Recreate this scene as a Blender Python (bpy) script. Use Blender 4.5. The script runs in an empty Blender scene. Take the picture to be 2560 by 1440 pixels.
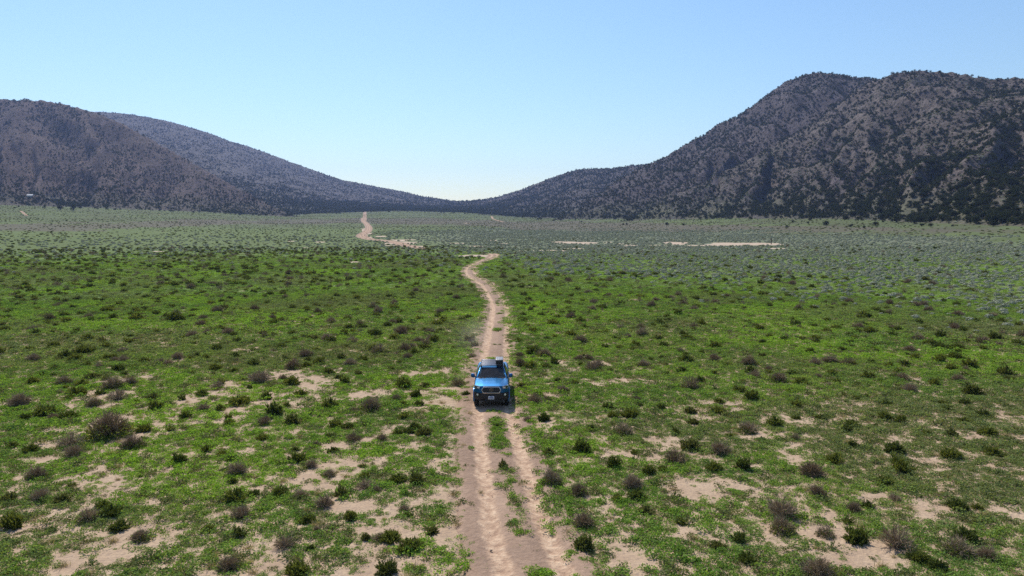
import bpy, math, random
import numpy as np
from mathutils import Vector

random.seed(7)
rng = np.random.default_rng(7)
SC = bpy.context.scene
COL = SC.collection
R = math.radians

# ------------------------------------------------------------------ camera, sky, sun, exposure
CAM_H = 9.3
PITCH = R(5.28)
FPX = 1730.0                     # focal length in pixels of a 2560 px wide frame
cam_d = bpy.data.cameras.new('camera')
cam_d.sensor_width = 36.0
cam_d.lens = FPX / 2560 * 36.0
cam_d.clip_start = 0.2
cam_d.clip_end = 60000
cam = bpy.data.objects.new('camera', cam_d)
COL.objects.link(cam)
cam.location = (0, 0, CAM_H)
cam.rotation_euler = (math.pi / 2 - PITCH, 0, 0)
SC.camera = cam

SUN_EL, SUN_AZ = R(50), R(-22)   # azimuth clockwise from straight ahead (+Y)
world = bpy.data.worlds.new('World')
SC.world = world
world.use_nodes = True
wn = world.node_tree
wn.nodes.clear()
sky = wn.nodes.new('ShaderNodeTexSky')
sky.sky_type = 'NISHITA'
sky.sun_disc = False
sky.sun_elevation = SUN_EL
sky.sun_rotation = SUN_AZ
sky.altitude = 2500
sky.air_density = 2.0
sky.dust_density = 1.6
sky.ozone_density = 7.0
bg = wn.nodes.new('ShaderNodeBackground')
bg.inputs['Strength'].default_value = 0.13
wo = wn.nodes.new('ShaderNodeOutputWorld')
wn.links.new(sky.outputs[0], bg.inputs['Color'])
wn.links.new(bg.outputs[0], wo.inputs['Surface'])

sun_d = bpy.data.lights.new('sun', 'SUN')
sun_d.energy = 5.0
sun_d.angle = R(0.53)
sun_d.color = (1.0, 0.955, 0.88)
sun = bpy.data.objects.new('sun', sun_d)
COL.objects.link(sun)
SV = Vector((math.sin(SUN_AZ) * math.cos(SUN_EL), math.cos(SUN_AZ) * math.cos(SUN_EL), math.sin(SUN_EL)))
sun.rotation_euler = SV.to_track_quat('Z', 'Y').to_euler()

SC.view_settings.view_transform = 'Standard'
SC.view_settings.look = 'None'
SC.view_settings.exposure = 0.08
SC.view_settings.gamma = 1.0
SC.view_settings.use_curve_mapping = False
SC.render.engine = 'CYCLES'
cy = SC.cycles
cy.max_bounces = 7
cy.diffuse_bounces = 3
cy.glossy_bounces = 3
cy.transmission_bounces = 4
cy.transparent_max_bounces = 6
cy.volume_bounces = 1
cy.use_denoising = False
cy.caustics_reflective = False
cy.caustics_refractive = False

# ------------------------------------------------------------------ numeric helpers
def _hash(ix, iy, seed):
    h = (ix.astype(np.int64) * 374761393 + iy.astype(np.int64) * 668265263 + seed * 2147483647) & 0xFFFFFFFF
    h = ((h ^ (h >> 13)) * 1274126177) & 0xFFFFFFFF
    return (h ^ (h >> 16)) & 0xFFFFFFFF

def perlin(x, y, seed=0):
    x = np.asarray(x, float); y = np.asarray(y, float)
    x0 = np.floor(x); y0 = np.floor(y)
    fx = x - x0; fy = y - y0
    ix = x0.astype(np.int64); iy = y0.astype(np.int64)
    def g(dx, dy):
        a = _hash(ix + dx, iy + dy, seed) * (2 * math.pi / 4294967296.0)
        return np.cos(a) * (fx - dx) + np.sin(a) * (fy - dy)
    u = fx * fx * fx * (fx * (fx * 6 - 15) + 10)
    v = fy * fy * fy * (fy * (fy * 6 - 15) + 10)
    a = g(0, 0) * (1 - u) + g(1, 0) * u
    b = g(0, 1) * (1 - u) + g(1, 1) * u
    return (a * (1 - v) + b * v) * 1.5

def fbm(x, y, oct=4, seed=0, gain=0.5):
    s = 0; a = 1.0; t = 0
    for i in range(oct):
        s = s + a * perlin(x * 2 ** i, y * 2 ** i, seed + i * 17)
        t += a; a *= gain
    return s / t

def sstep(a, b, x):
    t = np.clip((np.asarray(x, float) - a) / (b - a), 0, 1)
    return t * t * (3 - 2 * t)

def pix_dir(px, py):
    px = np.asarray(px, float); py = np.asarray(py, float)
    u = px - 1280; v = 720 - py
    return u, FPX * math.cos(PITCH) + v * math.sin(PITCH), -FPX * math.sin(PITCH) + v * math.cos(PITCH)

def pix_az(px, py):
    x, y, z = pix_dir(px, py)
    return np.arctan2(x, y)

def pix_tan(px, py):
    x, y, z = pix_dir(px, py)
    return z / np.hypot(x, y)

# ------------------------------------------------------------------ materials
def new_mat(name):
    m = bpy.data.materials.new(name)
    m.use_nodes = True
    nt = m.node_tree
    nt.nodes.clear()
    out = nt.nodes.new('ShaderNodeOutputMaterial')
    return m, nt, out

def nd(nt, typ, **kw):
    n = nt.nodes.new(typ)
    for k, v in kw.items():
        if k == 'inp':
            for a, b in v.items():
                n.inputs[a].default_value = b
        else:
            setattr(n, k, v)
    return n

def mixc(nt, fac, a, b, blend='MIX'):
    n = nt.nodes.new('ShaderNodeMix')
    n.data_type = 'RGBA'
    n.blend_type = blend
    for sock, val in ((0, fac), (6, a), (7, b)):
        if isinstance(val, (int, float)):
            n.inputs[sock].default_value = val
        elif isinstance(val, tuple):
            n.inputs[sock].default_value = (*val, 1) if len(val) == 3 else val
        else:
            nt.links.new(val, n.inputs[sock])
    return n.outputs[2]

def ramp(nt, src, stops):
    n = nt.nodes.new('ShaderNodeValToRGB')
    cr = n.color_ramp
    while len(cr.elements) < len(stops):
        cr.elements.new(0.5)
    for e, (p, c) in zip(cr.elements, stops):
        e.position = p
        e.color = (*c, 1) if len(c) == 3 else c
    nt.links.new(src, n.inputs[0])
    return n.outputs[0]

def noise(nt, vec, scale, detail=3, rough=0.55):
    n = nd(nt, 'ShaderNodeTexNoise', inp={'Scale': scale, 'Detail': detail, 'Roughness': rough})
    if vec is not None:
        nt.links.new(vec, n.inputs['Vector'])
    return n.outputs['Fac']

def mth(nt, op, a, b=0.0, clamp=False):
    n = nt.nodes.new('ShaderNodeMath'); n.operation = op; n.use_clamp = clamp
    for i, v in enumerate((a, b)):
        if isinstance(v, (int, float)): n.inputs[i].default_value = v
        else: nt.links.new(v, n.inputs[i])
    return n.outputs[0]

def plain(name, col, rough=0.5, metal=0.0, coat=0.0, var=0.12, scale=6.0, spec=0.5, bump=0.0):
    m, nt, out = new_mat(name)
    p = nd(nt, 'ShaderNodeBsdfPrincipled')
    tc = nd(nt, 'ShaderNodeTexCoord')
    f = noise(nt, tc.outputs['Object'], scale, 4)
    lo = tuple(c * (1 - var) for c in col); hi = tuple(min(1, c * (1 + var)) for c in col)
    c = ramp(nt, f, [(0.3, lo), (0.7, hi)])
    nt.links.new(c, p.inputs['Base Color'])
    p.inputs['Roughness'].default_value = rough
    p.inputs['Metallic'].default_value = metal
    p.inputs['Coat Weight'].default_value = coat
    p.inputs['Coat Roughness'].default_value = 0.05
    p.inputs['Specular IOR Level'].default_value = spec
    if bump:
        b = nd(nt, 'ShaderNodeBump', inp={'Strength': bump, 'Distance': 0.02})
        nt.links.new(f, b.inputs['Height']); nt.links.new(b.outputs[0], p.inputs['Normal'])
    nt.links.new(p.outputs[0], out.inputs['Surface'])
    return m

def leaf_mat(name, cols, transl=0.35, patch=None, patch_scale=0.05, patch2=None):
    """matte leaf: colour picked per plant, drifting over the land, part of the light shines through"""
    m, nt, out = new_mat(name)
    oi = nd(nt, 'ShaderNodeObjectInfo')
    n = len(cols)
    c = ramp(nt, oi.outputs['Random'], [(i / max(1, n - 1), col) for i, col in enumerate(cols)])
    if patch:
        pf = noise(nt, oi.outputs['Location'], patch_scale, 3)
        pf = ramp(nt, pf, [(0.42, (0, 0, 0)), (0.6, (1, 1, 1))])
        c = mixc(nt, pf, c, patch)
    if patch2:
        mp = nd(nt, 'ShaderNodeVectorMath', operation='ADD'); mp.inputs[1].default_value = (311, 97, 0); nt.links.new(oi.outputs['Location'], mp.inputs[0])
        pf = noise(nt, mp.outputs[0], patch_scale * 0.5, 4)
        c = mixc(nt, ramp(nt, pf, [(0.46, (0, 0, 0)), (0.62, (0.9, 0.9, 0.9))]), c, patch2)
    geo = nd(nt, 'ShaderNodeNewGeometry')
    lf = ramp(nt, geo.outputs['Random Per Island'], [(0.0, (0.62, 0.62, 0.62)), (1.0, (1.32, 1.32, 1.22))])
    c = mixc(nt, 1.0, c, lf, 'MULTIPLY')
    d = nd(nt, 'ShaderNodeBsdfDiffuse')
    t = nd(nt, 'ShaderNodeBsdfTranslucent')
    nt.links.new(c, d.inputs[0])
    tc = mixc(nt, 1.0, c, (1.15, 1.1, 0.55), 'MULTIPLY')
    nt.links.new(tc, t.inputs[0])
    mx = nd(nt, 'ShaderNodeMixShader', inp={0: transl})
    nt.links.new(d.outputs[0], mx.inputs[1]); nt.links.new(t.outputs[0], mx.inputs[2])
    nt.links.new(mx.outputs[0], out.inputs['Surface'])
    return m

M = {}
M['mat_leaf'] = leaf_mat('herb_leaf', [(0.130, 0.225, 0.054), (0.180, 0.300, 0.064), (0.220, 0.335, 0.076), (0.148, 0.232, 0.068)], 0.42, (0.255, 0.405, 0.060), 0.10, patch2=(0.205, 0.240, 0.105))
M['green_leaf'] = leaf_mat('green_shrub_leaf', [(0.110, 0.138, 0.038), (0.175, 0.192, 0.050), (0.085, 0.112, 0.034), (0.140, 0.146, 0.056)], 0.34)
M['sage_leaf'] = leaf_mat('sagebrush_leaf', [(0.33, 0.345, 0.275), (0.38, 0.395, 0.325), (0.30, 0.32, 0.25)], 0.22)
M['twig'] = leaf_mat('dead_twig', [(0.27, 0.19, 0.135), (0.34, 0.255, 0.185), (0.23, 0.16, 0.11), (0.38, 0.285, 0.205)], 0.05)
M['stem'] = leaf_mat('woody_stem', [(0.10, 0.075, 0.06), (0.14, 0.11, 0.085)], 0.0)
M['juniper'] = leaf_mat('juniper_needles', [(0.044, 0.056, 0.030), (0.058, 0.068, 0.036), (0.037, 0.048, 0.028), (0.070, 0.073, 0.046)], 0.18)
M['bark'] = plain('juniper_bark', (0.12, 0.085, 0.06), 0.9, var=0.3)

# ------------------------------------------------------------------ terrain: heights
foot_c = np.array([  # px x, px y of the line where plain meets hill, and its distance
    (-900, 505, 1000), (-300, 510, 1000), (0, 513, 1000), (300, 520, 1000), (560, 532, 1050), (700, 540, 1150), (850, 532, 1400),
    (1000, 527, 1500), (1150, 531, 1400), (1300, 543, 1200), (1500, 548, 900), (1700, 547, 760), (1900, 545, 660),
    (2100, 546, 570), (2300, 556, 450), (2560, 566, 360), (2900, 580, 310), (3600, 595, 300)], float)
foot_az = pix_az(foot_c[:, 0], foot_c[:, 1])
foot_z = CAM_H + foot_c[:, 2] * pix_tan(foot_c[:, 0], foot_c[:, 1])
foot_r = foot_c[:, 2]
EDGE = R(62)

def smooth_interp(a, xs, ys):
    # average three shifted linear interpolations: rounds the corners of the control polygon
    w = 0.012
    return sum(np.interp(a + d * w, xs, ys) for d in (-1, -0.5, 0, 0.5, 1)) / 5

def plain_z(r, az):
    F = smooth_interp(az, foot_az, foot_r); Z = smooth_interp(az, foot_az, foot_z)
    fade = 1 - sstep(EDGE, EDGE + 0.5, np.abs(az))
    t = np.clip((r - 110) / (F - 110), 0, None)
    s = np.where(t < 1, t ** 1.7, 1 + 0.3 * np.tanh((t - 1) * 3))
    return Z * s * fade

LAYERS = {
    # name: skyline points (px x, px y, ridge distance), foot distance factor, gully size, gully depth
    'hill_near_left': dict(sky=[(-1000, 300, 1900), (-500, 262, 1900), (-200, 246, 1850), (0, 247, 1800), (110, 249, 1750), (170, 260, 1700), (240, 281, 1640), (300, 305, 1580),
                         (370, 342, 1500), (450, 388, 1420), (520, 428, 1350), (590, 465, 1290), (650, 497, 1230), (720, 533, 1170), (800, 575, 1150), (1000, 640, 1150)], foot=1.0, gs=150, gd=0.17, seed=3),
    'hill_far_left': dict(sky=[(-900, 420, 3000), (-200, 330, 3000), (100, 285, 3000), (250, 277, 3000), (330, 285, 3000), (400, 297, 3000), (480, 318, 3000), (560, 346, 2980), (640, 372, 2950), (700, 394, 2900),
                         (770, 420, 2850), (850, 448, 2800), (930, 464, 2750), (1000, 477, 2700), (1060, 491, 2650), (1120, 500, 2600), (1160, 505, 2600), (1260, 511, 2500), (1400, 560, 2400), (1700, 620, 2400)],
                         foot=1.0, gs=230, gd=0.06, seed=11),
    'hill_low_right': dict(sky=[(700, 600, 2400), (930, 575, 2400), (1010, 540, 2400), (1080, 515, 2400), (1130, 505, 2400), (1170, 502, 2300), (1230, 496, 2200), (1300, 475, 2100), (1380, 442, 2000), (1440, 424, 1950), (1480, 421, 1900),
                         (1530, 421, 1850), (1580, 413, 1800), (1640, 408, 1800), (1800, 400, 1800), (2100, 420, 1700), (2600, 450, 1700)], foot=1.0, gs=170, gd=0.10, seed=23),
    'hill_back_right': dict(sky=[(1200, 640, 1000), (1310, 590, 1000), (1380, 552, 1000), (1440, 522, 1050), (1500, 482, 1120), (1560, 440, 1180), (1610, 411, 1220), (1650, 398, 1240), (1740, 346, 1280), (1800, 309, 1300), (1825, 296, 1300),
                         (1880, 265, 1310), (1930, 225, 1320), (1965, 200, 1320), (2010, 188, 1320), (2050, 180, 1320), (2110, 185, 1320), (2160, 195, 1310), (2240, 200, 1300), (2400, 230, 1300), (2800, 250, 1300)],
                         foot=1.0, gs=110, gd=0.17, seed=31),
    'hill_front_right': dict(sky=[(1300, 640, 820), (1480, 590, 820), (1560, 556, 820), (1640, 512, 880), (1720, 470, 930), (1800, 432, 960), (1880, 394, 990), (1960, 352, 1010), (2040, 305, 1030), (2100, 262, 1040), (2150, 220, 1050), (2185, 199, 1050),
                         (2225, 186, 1040), (2280, 180, 1040), (2340, 181, 1020), (2400, 184, 1000), (2480, 190, 980), (2560, 188, 960), (2700, 170, 940), (3000, 190, 900), (3600, 330, 900)],
                         foot=1.0, gs=95, gd=0.17, seed=43),
}

def hill_z(L, r, az, base):
    s = np.array(L['sky'], float)
    a = pix_az(s[:, 0], s[:, 1])
    zr = CAM_H + s[:, 2] * pix_tan(s[:, 0], s[:, 1])
    Rr = smooth_interp(az, a, s[:, 2])
    # interpolate the skyline's tangent so that the outline keeps its shape
    tn = np.interp(az, a, pix_tan(s[:, 0], s[:, 1]))
    tn = 0.6 * tn + 0.4 * smooth_interp(az, a, pix_tan(s[:, 0], s[:, 1]))
    Zr = CAM_H + Rr * tn
    F = smooth_interp(az, foot_az, foot_r) * L['foot']
    F = np.minimum(F, Rr - 60)
    Zf = plain_z(F, az)
    t = (r - F) / (Rr - F)
    tc = np.clip(t, 0, 1)
    p = 0.30 * tc + 0.70 * tc ** 1.55
    rise = np.maximum(Zr - Zf, -12)
    z = Zf + rise * p
    z = np.where(t < 0, Zf + (r - F) * 0.5 - 2, z)
    back = np.clip(r - Rr, 0, None)
    z = z - back * 0.35 - np.clip(back, 0, 400) ** 2 * 0.0004
    u = az * Rr; v = r
    sd = L['seed']; gs = L['gs']
    warp = fbm(u / 300, v / 300, 3, sd + 5) * 0.8
    g1 = 1 - np.abs(perlin(u / gs + warp, v / (gs * 3.2) + warp * 0.5, sd)) * 1.6
    g2 = 1 - np.abs(perlin(u / (gs * 0.42) + 2 * warp, v / (gs * 1.2), sd + 1)) * 1.6
    env = np.sin(np.clip(tc, 0, 1) * math.pi) ** 0.7 * (sstep(0.1, 0.5, tc) if L['gs'] > 160 else 1)
    z = z + np.maximum(rise, 0) * L['gd'] * env * ((g1 - 0.62) * 1.0 + (g2 - 0.62) * 0.45)
    amp = sstep(0, 30, rise) * sstep(0.0, 0.25, tc) * (0.45 if L['gs'] > 160 else 1)
    z = z + amp * (fbm(u / 26, v / 26, 3, sd + 2) * 3.2 + fbm(u / 70, v / 90, 2, sd + 7) * 3.0)
    return z

# polar grid round the camera's foot point: fine in the view, coarse behind
az_f = np.arange(-R(46), R(46) + 1e-6, R(0.125))
az_b = np.linspace(R(46), R(314), 90)[1:-1]
AZ = np.concatenate([az_f, az_b])
AZw = np.where(AZ > math.pi, AZ - 2 * math.pi, AZ)
NF = len(az_f)
RR = [6.0]
while RR[-1] < 5200:
    r_ = RR[-1]
    RR.append(r_ * (1.0115 if r_ < 300 else 1.0105))
RR = np.array(RR)
RG, AG = np.meshgrid(RR, AZw, indexing='ij')
XG = RG * np.sin(AG); YG = RG * np.cos(AG)
base = plain_z(RG, AG)
micro = fbm(XG / 26, YG / 26, 3, 91) * 0.22 * sstep(20, 60, RG) + fbm(XG / 3.1, YG / 3.1, 3, 95) * 0.07
micro += fbm(XG / 140, YG / 140, 3, 97) * 1.2 * sstep(250, 700, RG)
ZP = base + micro
ZALL = ZP.copy()
WHO = np.zeros(ZP.shape, np.int8)
i_h = int(np.searchsorted(RR, 240))
for k, L in enumerate(LAYERS.values()):
    hz = hill_z(L, RG[i_h:], AG[i_h:], base[i_h:])
    up = hz > ZALL[i_h:]
    ZALL[i_h:][up] = hz[up]; WHO[i_h:][up] = k + 1

def sample_grid(G, x, y):
    r = np.hypot(x, y); a = np.arctan2(x, y)
    i = np.clip(np.interp(r, RR, np.arange(len(RR))), 0, len(RR) - 1.001)
    j = np.clip((a - az_f[0]) / (az_f[1] - az_f[0]), 0, NF - 1.001)
    i0 = i.astype(int); j0 = j.astype(int); fi = i - i0; fj = j - j0
    return (G[i0, j0] * (1 - fi) * (1 - fj) + G[i0 + 1, j0] * fi * (1 - fj) + G[i0, j0 + 1] * (1 - fi) * fj + G[i0 + 1, j0 + 1] * fi * fj)

def who_at(x, y):
    r = np.hypot(x, y); a = np.arctan2(x, y)
    i = np.clip(np.interp(r, RR, np.arange(len(RR))), 0, len(RR) - 1).astype(int)
    j = np.clip((a - az_f[0]) / (az_f[1] - az_f[0]), 0, NF - 1).astype(int)
    return WHO[i, j]

def hit(px, py, G=None):
    """where the line of sight through a photo pixel meets the land"""
    G = ZALL if G is None else G
    px = np.atleast_1d(np.asarray(px, float)); py = np.atleast_1d(np.asarray(py, float))
    az = pix_az(px, py); tn = pix_tan(px, py)
    out = np.zeros((len(px), 3))
    for k in range(len(px)):
        rs = RR
        zz = sample_grid(G, rs * math.sin(az[k]), rs * math.cos(az[k]))
        d = CAM_H + rs * tn[k] - zz
        ix = np.nonzero(d < 0)[0]
        if len(ix) == 0:
            rr = rs[-1]
        else:
            i = max(1, ix[0]); t = d[i - 1] / (d[i - 1] - d[i]); rr = rs[i - 1] + t * (rs[i] - rs[i - 1])
        x = rr * math.sin(az[k]); y = rr * math.cos(az[k])
        out[k] = (x, y, sample_grid(G, np.array([x]), np.array([y]))[0])
    return out

# ------------------------------------------------------------------ track centre line
trk_px = np.array([(1420, 1640), (1372, 1530), (1339, 1440), (1312, 1370), (1289, 1300), (1267, 1200), (1246, 1100), (1236, 1030), (1233, 960), (1237, 900), (1245, 830), (1249, 772), (1238, 742),
    (1217, 713), (1189, 696), (1175, 681), (1180, 667), (1202, 655), (1230, 643.5), (1236, 638), (1224, 634), (1190, 632.5), (1120, 629), (1060, 621.5), (1022, 615), (988, 606),
    (955, 601), (926, 598), (906, 592), (905, 586), (916, 580), (922, 571), (918, 562), (909, 553), (908, 545), (912, 536), (912, 528)], float)
tp = hit(trk_px[:, 0], trk_px[:, 1], ZP)[:, :2]
def catmull(P, step):
    out = []
    for i in range(1, len(P) - 2):
        p0, p1, p2, p3 = P[i - 1], P[i], P[i + 1], P[i + 2]
        n = max(2, int(np.linalg.norm(p2 - p1) / step))
        t = np.linspace(0, 1, n, endpoint=False)[:, None]
        out.append(0.5 * ((2 * p1) + (-p0 + p2) * t + (2 * p0 - 5 * p1 + 4 * p2 - p3) * t ** 2 + (-p0 + 3 * p1 - 3 * p2 + p3) * t ** 3))
    return np.concatenate(out)
TRK1 = catmull(tp[:22], 0.5)
TRK2 = catmull(np.concatenate([tp[22:], tp[-1:] + (tp[-1:] - tp[-2:-1]) * 0.5]), 0.5)
TRK = np.concatenate([TRK1, TRK2])

def track_dist(x, y, signed=False):
    x = np.asarray(x, float).ravel(); y = np.asarray(y, float).ravel()
    d = np.full(len(x), 1e9)
    T = np.concatenate([TRK1[::3], TRK2[::16]])
    lim = np.hypot(T[:, 0], T[:, 1]).max() + 20
    sel = np.nonzero((np.hypot(x, y) < lim) & (y > 8))[0]
    for c in range(0, len(sel), 20000):
        s = sel[c:c + 20000]
        dx = x[s][:, None] - T[:, 0][None]; dy = y[s][:, None] - T[:, 1][None]
        q = dx * dx + dy * dy; i = q.argmin(axis=1); k = np.arange(len(s))
        d[s] = np.sqrt(q[k, i]) * (np.sign(dx[k, i]) if signed else 1)
    return d

# ------------------------------------------------------------------ land cover (what grows where)
sand_px = [  # bare sandy spots: px x, y, half width, half height
    (1860, 1240, 170, 34), (1720, 1196, 70, 22), (1985, 1265, 70, 26), (2110, 1330, 100, 40), (2190, 1390, 120, 34), (2060, 1290, 60, 26), (1660, 1100, 60, 16), (1555, 1128, 60, 14), (1500, 1150, 40, 12), (1700, 1150, 40, 14),
    (720, 935, 80, 15), (690, 1000, 90, 20), (775, 965, 34, 40), (330, 948, 60, 13), (215, 993, 50, 20), (190, 1062, 170, 16), (330, 1056, 110, 18), (465, 1216, 34, 11), (70, 1158, 90, 12), (320, 1110, 60, 16),
    (860, 1270, 80, 14), (700, 1305, 80, 16), (1000, 1075, 60, 14), (870, 1110, 130, 14), (1090, 1165, 70, 22), (1080, 1235, 50, 18), (1120, 1320, 50, 40), (1560, 1360, 22, 60), (1540, 1290, 26, 20), (1700, 1320, 30, 14),
    (80, 1310, 60, 14), (330, 1410, 40, 14), (250, 1385, 40, 12), (900, 935, 40, 10), (1020, 880, 50, 7), (960, 855, 60, 6), (1060, 930, 60, 8), (920, 990, 50, 12), (1100, 1010, 50, 14),
    (1380, 1400, 46, 40), (1440, 1425, 60, 20), (1380, 1320, 30, 40), (1350, 1240, 30, 36), (2530, 1330, 30, 10), (2340, 1265, 50, 10), (2240, 945, 60, 5), (2310, 962, 20, 6), (2220, 1330, 60, 8), (2280, 1060, 80, 8), (1800, 933, 16, 4), (1400, 905, 30, 5), (1500, 910, 30, 5), (1440, 890, 40, 5), (1390, 990, 20, 9), (1420, 1030, 50, 5), (1560, 1045, 50, 6), (1750, 1045, 20, 8),
    (240, 793, 14, 2), (300, 780, 14, 3), (370, 818, 14, 2), (460, 820, 12, 3), (490, 843, 16, 3), (140, 841, 10, 3), (590, 836, 10, 3), (520, 810, 10, 8), (430, 903, 40, 8), (560, 960, 60, 8), (620, 985, 60, 9)]
pale_px = [(1445, 607, 75, 2.6), (1400, 605, 30, 1.3), (1690, 608, 36, 2.6), (1570, 614, 26, 1.2), (1640, 613, 26, 1.0), (1850, 610, 100, 4.0), (1790, 613, 60, 2.0), (1940, 621, 26, 1.0), (1350, 627, 50, 1.2), (1420, 622, 30, 1),
    (1195, 639, 44, 2.6), (1140, 608, 22, 1.0), (1230, 601, 12, 0.8), (1255, 609, 16, 0.8), (1200, 616, 18, 0.9), (1000, 601, 30, 1.8), (955, 591, 12, 1.6), (925, 584, 10, 1.8), (908, 590, 16, 4.0), (915, 575, 11, 5), (1010, 608, 34, 3.0), (1035, 616, 24, 2),
    (800, 605, 14, 0.8), (730, 603, 14, 0.7), (400, 629, 24, 0.9), (760, 619, 12, 0.7), (975, 614, 14, 0.9), (1170, 558, 5, 0.7), (1560, 612, 12, 0.8), (885, 655, 10, 1.4)]

def ell_param(lst):
    res = []
    for (px, py, hw, hh) in lst:
        c = hit(px, py, ZP)[0]; t = hit(px, py - hh, ZP)[0]; b = hit(px, py + hh, ZP)[0]
        e = hit(px + hw, py, ZP)[0]
        d = c[:2] / np.linalg.norm(c[:2])
        res.append((c[0], c[1], d[0], d[1], max(0.15, np.linalg.norm(t[:2] - b[:2]) / 2), max(0.15, np.linalg.norm(e[:2] - c[:2]))))
    return res
SAND_E = ell_param(sand_px); PALE_E = ell_param(pale_px)

def ell_field(x, y, E, wob=0.5, sc=1.0):
    f = np.zeros_like(x)
    n = fbm(x / sc, y / sc, 3, 201) * wob
    for (cx, cy, dx, dy, a, b) in E:
        ux = x - cx; uy = y - cy
        m = (np.abs(ux) < 2 * (a + b)) & (np.abs(uy) < 2 * (a + b))
        if not m.any():
            continue
        al = ux[m] * dx + uy[m] * dy; ac = ux[m] * dy - uy[m] * dx
        q = np.sqrt((al / a) ** 2 + (ac / b) ** 2)
        f[m] = np.maximum(f[m], 1 - sstep(0.75, 1.15, q + n[m]))
    return f

def curve_r(pts):
    """a boundary line drawn on the land, returned as distance for each bearing"""
    p = np.array(pts, float)
    h = hit(p[:, 0], p[:, 1], ZP)
    return np.arctan2(h[:, 0], h[:, 1]), np.hypot(h[:, 0], h[:, 1])
SAGE_NEAR = curve_r([(-200, 660), (0, 655), (300, 648), (600, 645), (900, 640), (1100, 632), (1250, 640), (1350, 668), (1500, 680), (1700, 697), (1900, 712), (2100, 728), (2300, 748), (2560, 790), (2800, 800)])
SAGE_FAR = curve_r([(-200, 597), (0, 594), (300, 590), (600, 588), (900, 586), (1000, 574), (1300, 575), (1700, 577), (2000, 582), (2300, 592), (2560, 600), (2800, 606)])
BROWN_NEAR = curve_r([(-200, 580), (0, 578), (200, 576), (420, 569), (700, 560), (900, 559), (1200, 565), (1300, 575), (1700, 580), (1900, 578), (2300, 582), (2800, 596)])
BROWN_FAR = curve_r([(-200, 562), (0, 560), (300, 556), (560, 548), (900, 545), (1200, 549), (1400, 553), (1700, 560), (2000, 566), (2300, 572), (2800, 592)])

def cover_fields(x, y):
    """green herb cover, sage share, dry-brown share, bare share at points of the plain"""
    r = np.hypot(x, y); a = np.arctan2(x, y)
    lr = np.log(r)
    nb = fbm(x / 40, y / 40, 3, 61) * 0.22 + fbm(x / 9, y / 9, 2, 62) * 0.12
    def edge(c, w): return sstep(-w, w, lr - np.log(np.interp(a, *c)) + nb * np.minimum(1.6, 8 * w))
    sage = edge(SAGE_NEAR, 0.36) * (1 - edge(SAGE_FAR, 0.10)) * (0.22 + 0.78 * sstep(-0.25, 0.05, a))
    brown = edge(BROWN_NEAR, 0.08) * (1 - edge(BROWN_FAR, 0.10))
    big = fbm(x / 11, y / 11, 3, 71)
    med = fbm(x / 2.6, y / 2.6, 3, 72)
    fin = fbm(x / 0.9, y / 0.9, 2, 73)
    side = sstep(-4, 14, x - 1) * 0.10                         # denser growth on the right
    near = 1 - sstep(22, 60, r)
    v = 0.66 - 0.15 * near + side + big * 0.45 + med * (0.75 * near + 0.55) + fin * 1.15 * near
    sand = ell_field(x, y, SAND_E, 1.0, 1.1)
    pale = ell_field(x, y, PALE_E, 1.5, 10.0)
    v = v - (0.34 + 0.14 * sstep(2, 8, x)) * sand
    green = sstep(0.12, 0.40, v)
    return green, sage, brown, pale, sand

# ------------------------------------------------------------------ mesh builders
def mesh_np(name, V, Fq, mat=None, smooth=False):
    me = bpy.data.meshes.new(name)
    V = np.asarray(V, np.float32); Fq = np.asarray(Fq, np.int32)
    k = Fq.shape[1]
    me.vertices.add(len(V)); me.vertices.foreach_set('co', V.ravel())
    me.loops.add(Fq.size); me.loops.foreach_set('vertex_index', Fq.ravel())
    me.polygons.add(len(Fq)); me.polygons.foreach_set('loop_start', np.arange(0, Fq.size, k, dtype=np.int32))
    me.update(calc_edges=True)
    me.validate()
    if smooth:
        me.polygons.foreach_set('use_smooth', np.ones(len(me.polygons), bool))
    if mat: me.materials.append(mat)
    return me

def link(name, me, parent=None, loc=None):
    o = bpy.data.objects.new(name, me)
    COL.objects.link(o)
    if parent: o.parent = parent
    if loc is not None: o.location = loc
    return o

def tag(o, label=None, cat=None, group=None, kind=None):
    if label: o['label'] = label
    if cat: o['category'] = cat
    if group: o['group'] = group
    if kind: o['kind'] = kind
    return o

# ------------------------------------------------------------------ ground and hills as sheets
gx = XG.ravel(); gy = YG.ravel(); rr_ = RG.ravel()
GREEN, SAGE, BROWN, PALE, SANDF = (np.full(len(gx), v_) for v_ in (0.7, 0.0, 0.0, 0.0, 0.0))
sel_c = np.nonzero((WHO.ravel() == 0) & (rr_ < 2200) & (np.abs(AG.ravel()) < R(47)))[0]
for arr, val in zip((GREEN, SAGE, BROWN, PALE, SANDF), cover_fields(gx[sel_c], gy[sel_c])):
    arr[sel_c] = val
TD = track_dist(gx, gy)
ground_z = ZALL.ravel().copy()
is_plain = (WHO.ravel() == 0)
ground_z -= np.where(is_plain, 0.16 * (1 - sstep(1.55, 2.2, TD)) * (1 - sstep(300, 500, rr_) * 0.0), 0)
near_fade = sstep(45, 130, rr_)
att = np.zeros((len(gx), 4), np.float32)
att[:, 0] = GREEN * (0.12 + 0.88 * near_fade) * (1 - PALE)
att[:, 1] = SAGE * (1 - PALE) * (0.15 + 0.85 * sstep(130, 330, rr_))
att[:, 2] = BROWN
att[:, 3] = PALE
VALL = np.stack([gx, gy, ground_z], 1)
nr, na = RG.shape
idx = np.arange(nr * na).reshape(nr, na)
a0 = idx[:-1, :]; a1 = idx[1:, :]
quads = np.stack([a0, np.roll(a0, -1, 1), np.roll(a1, -1, 1), a1], -1).reshape(-1, 4)
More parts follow.
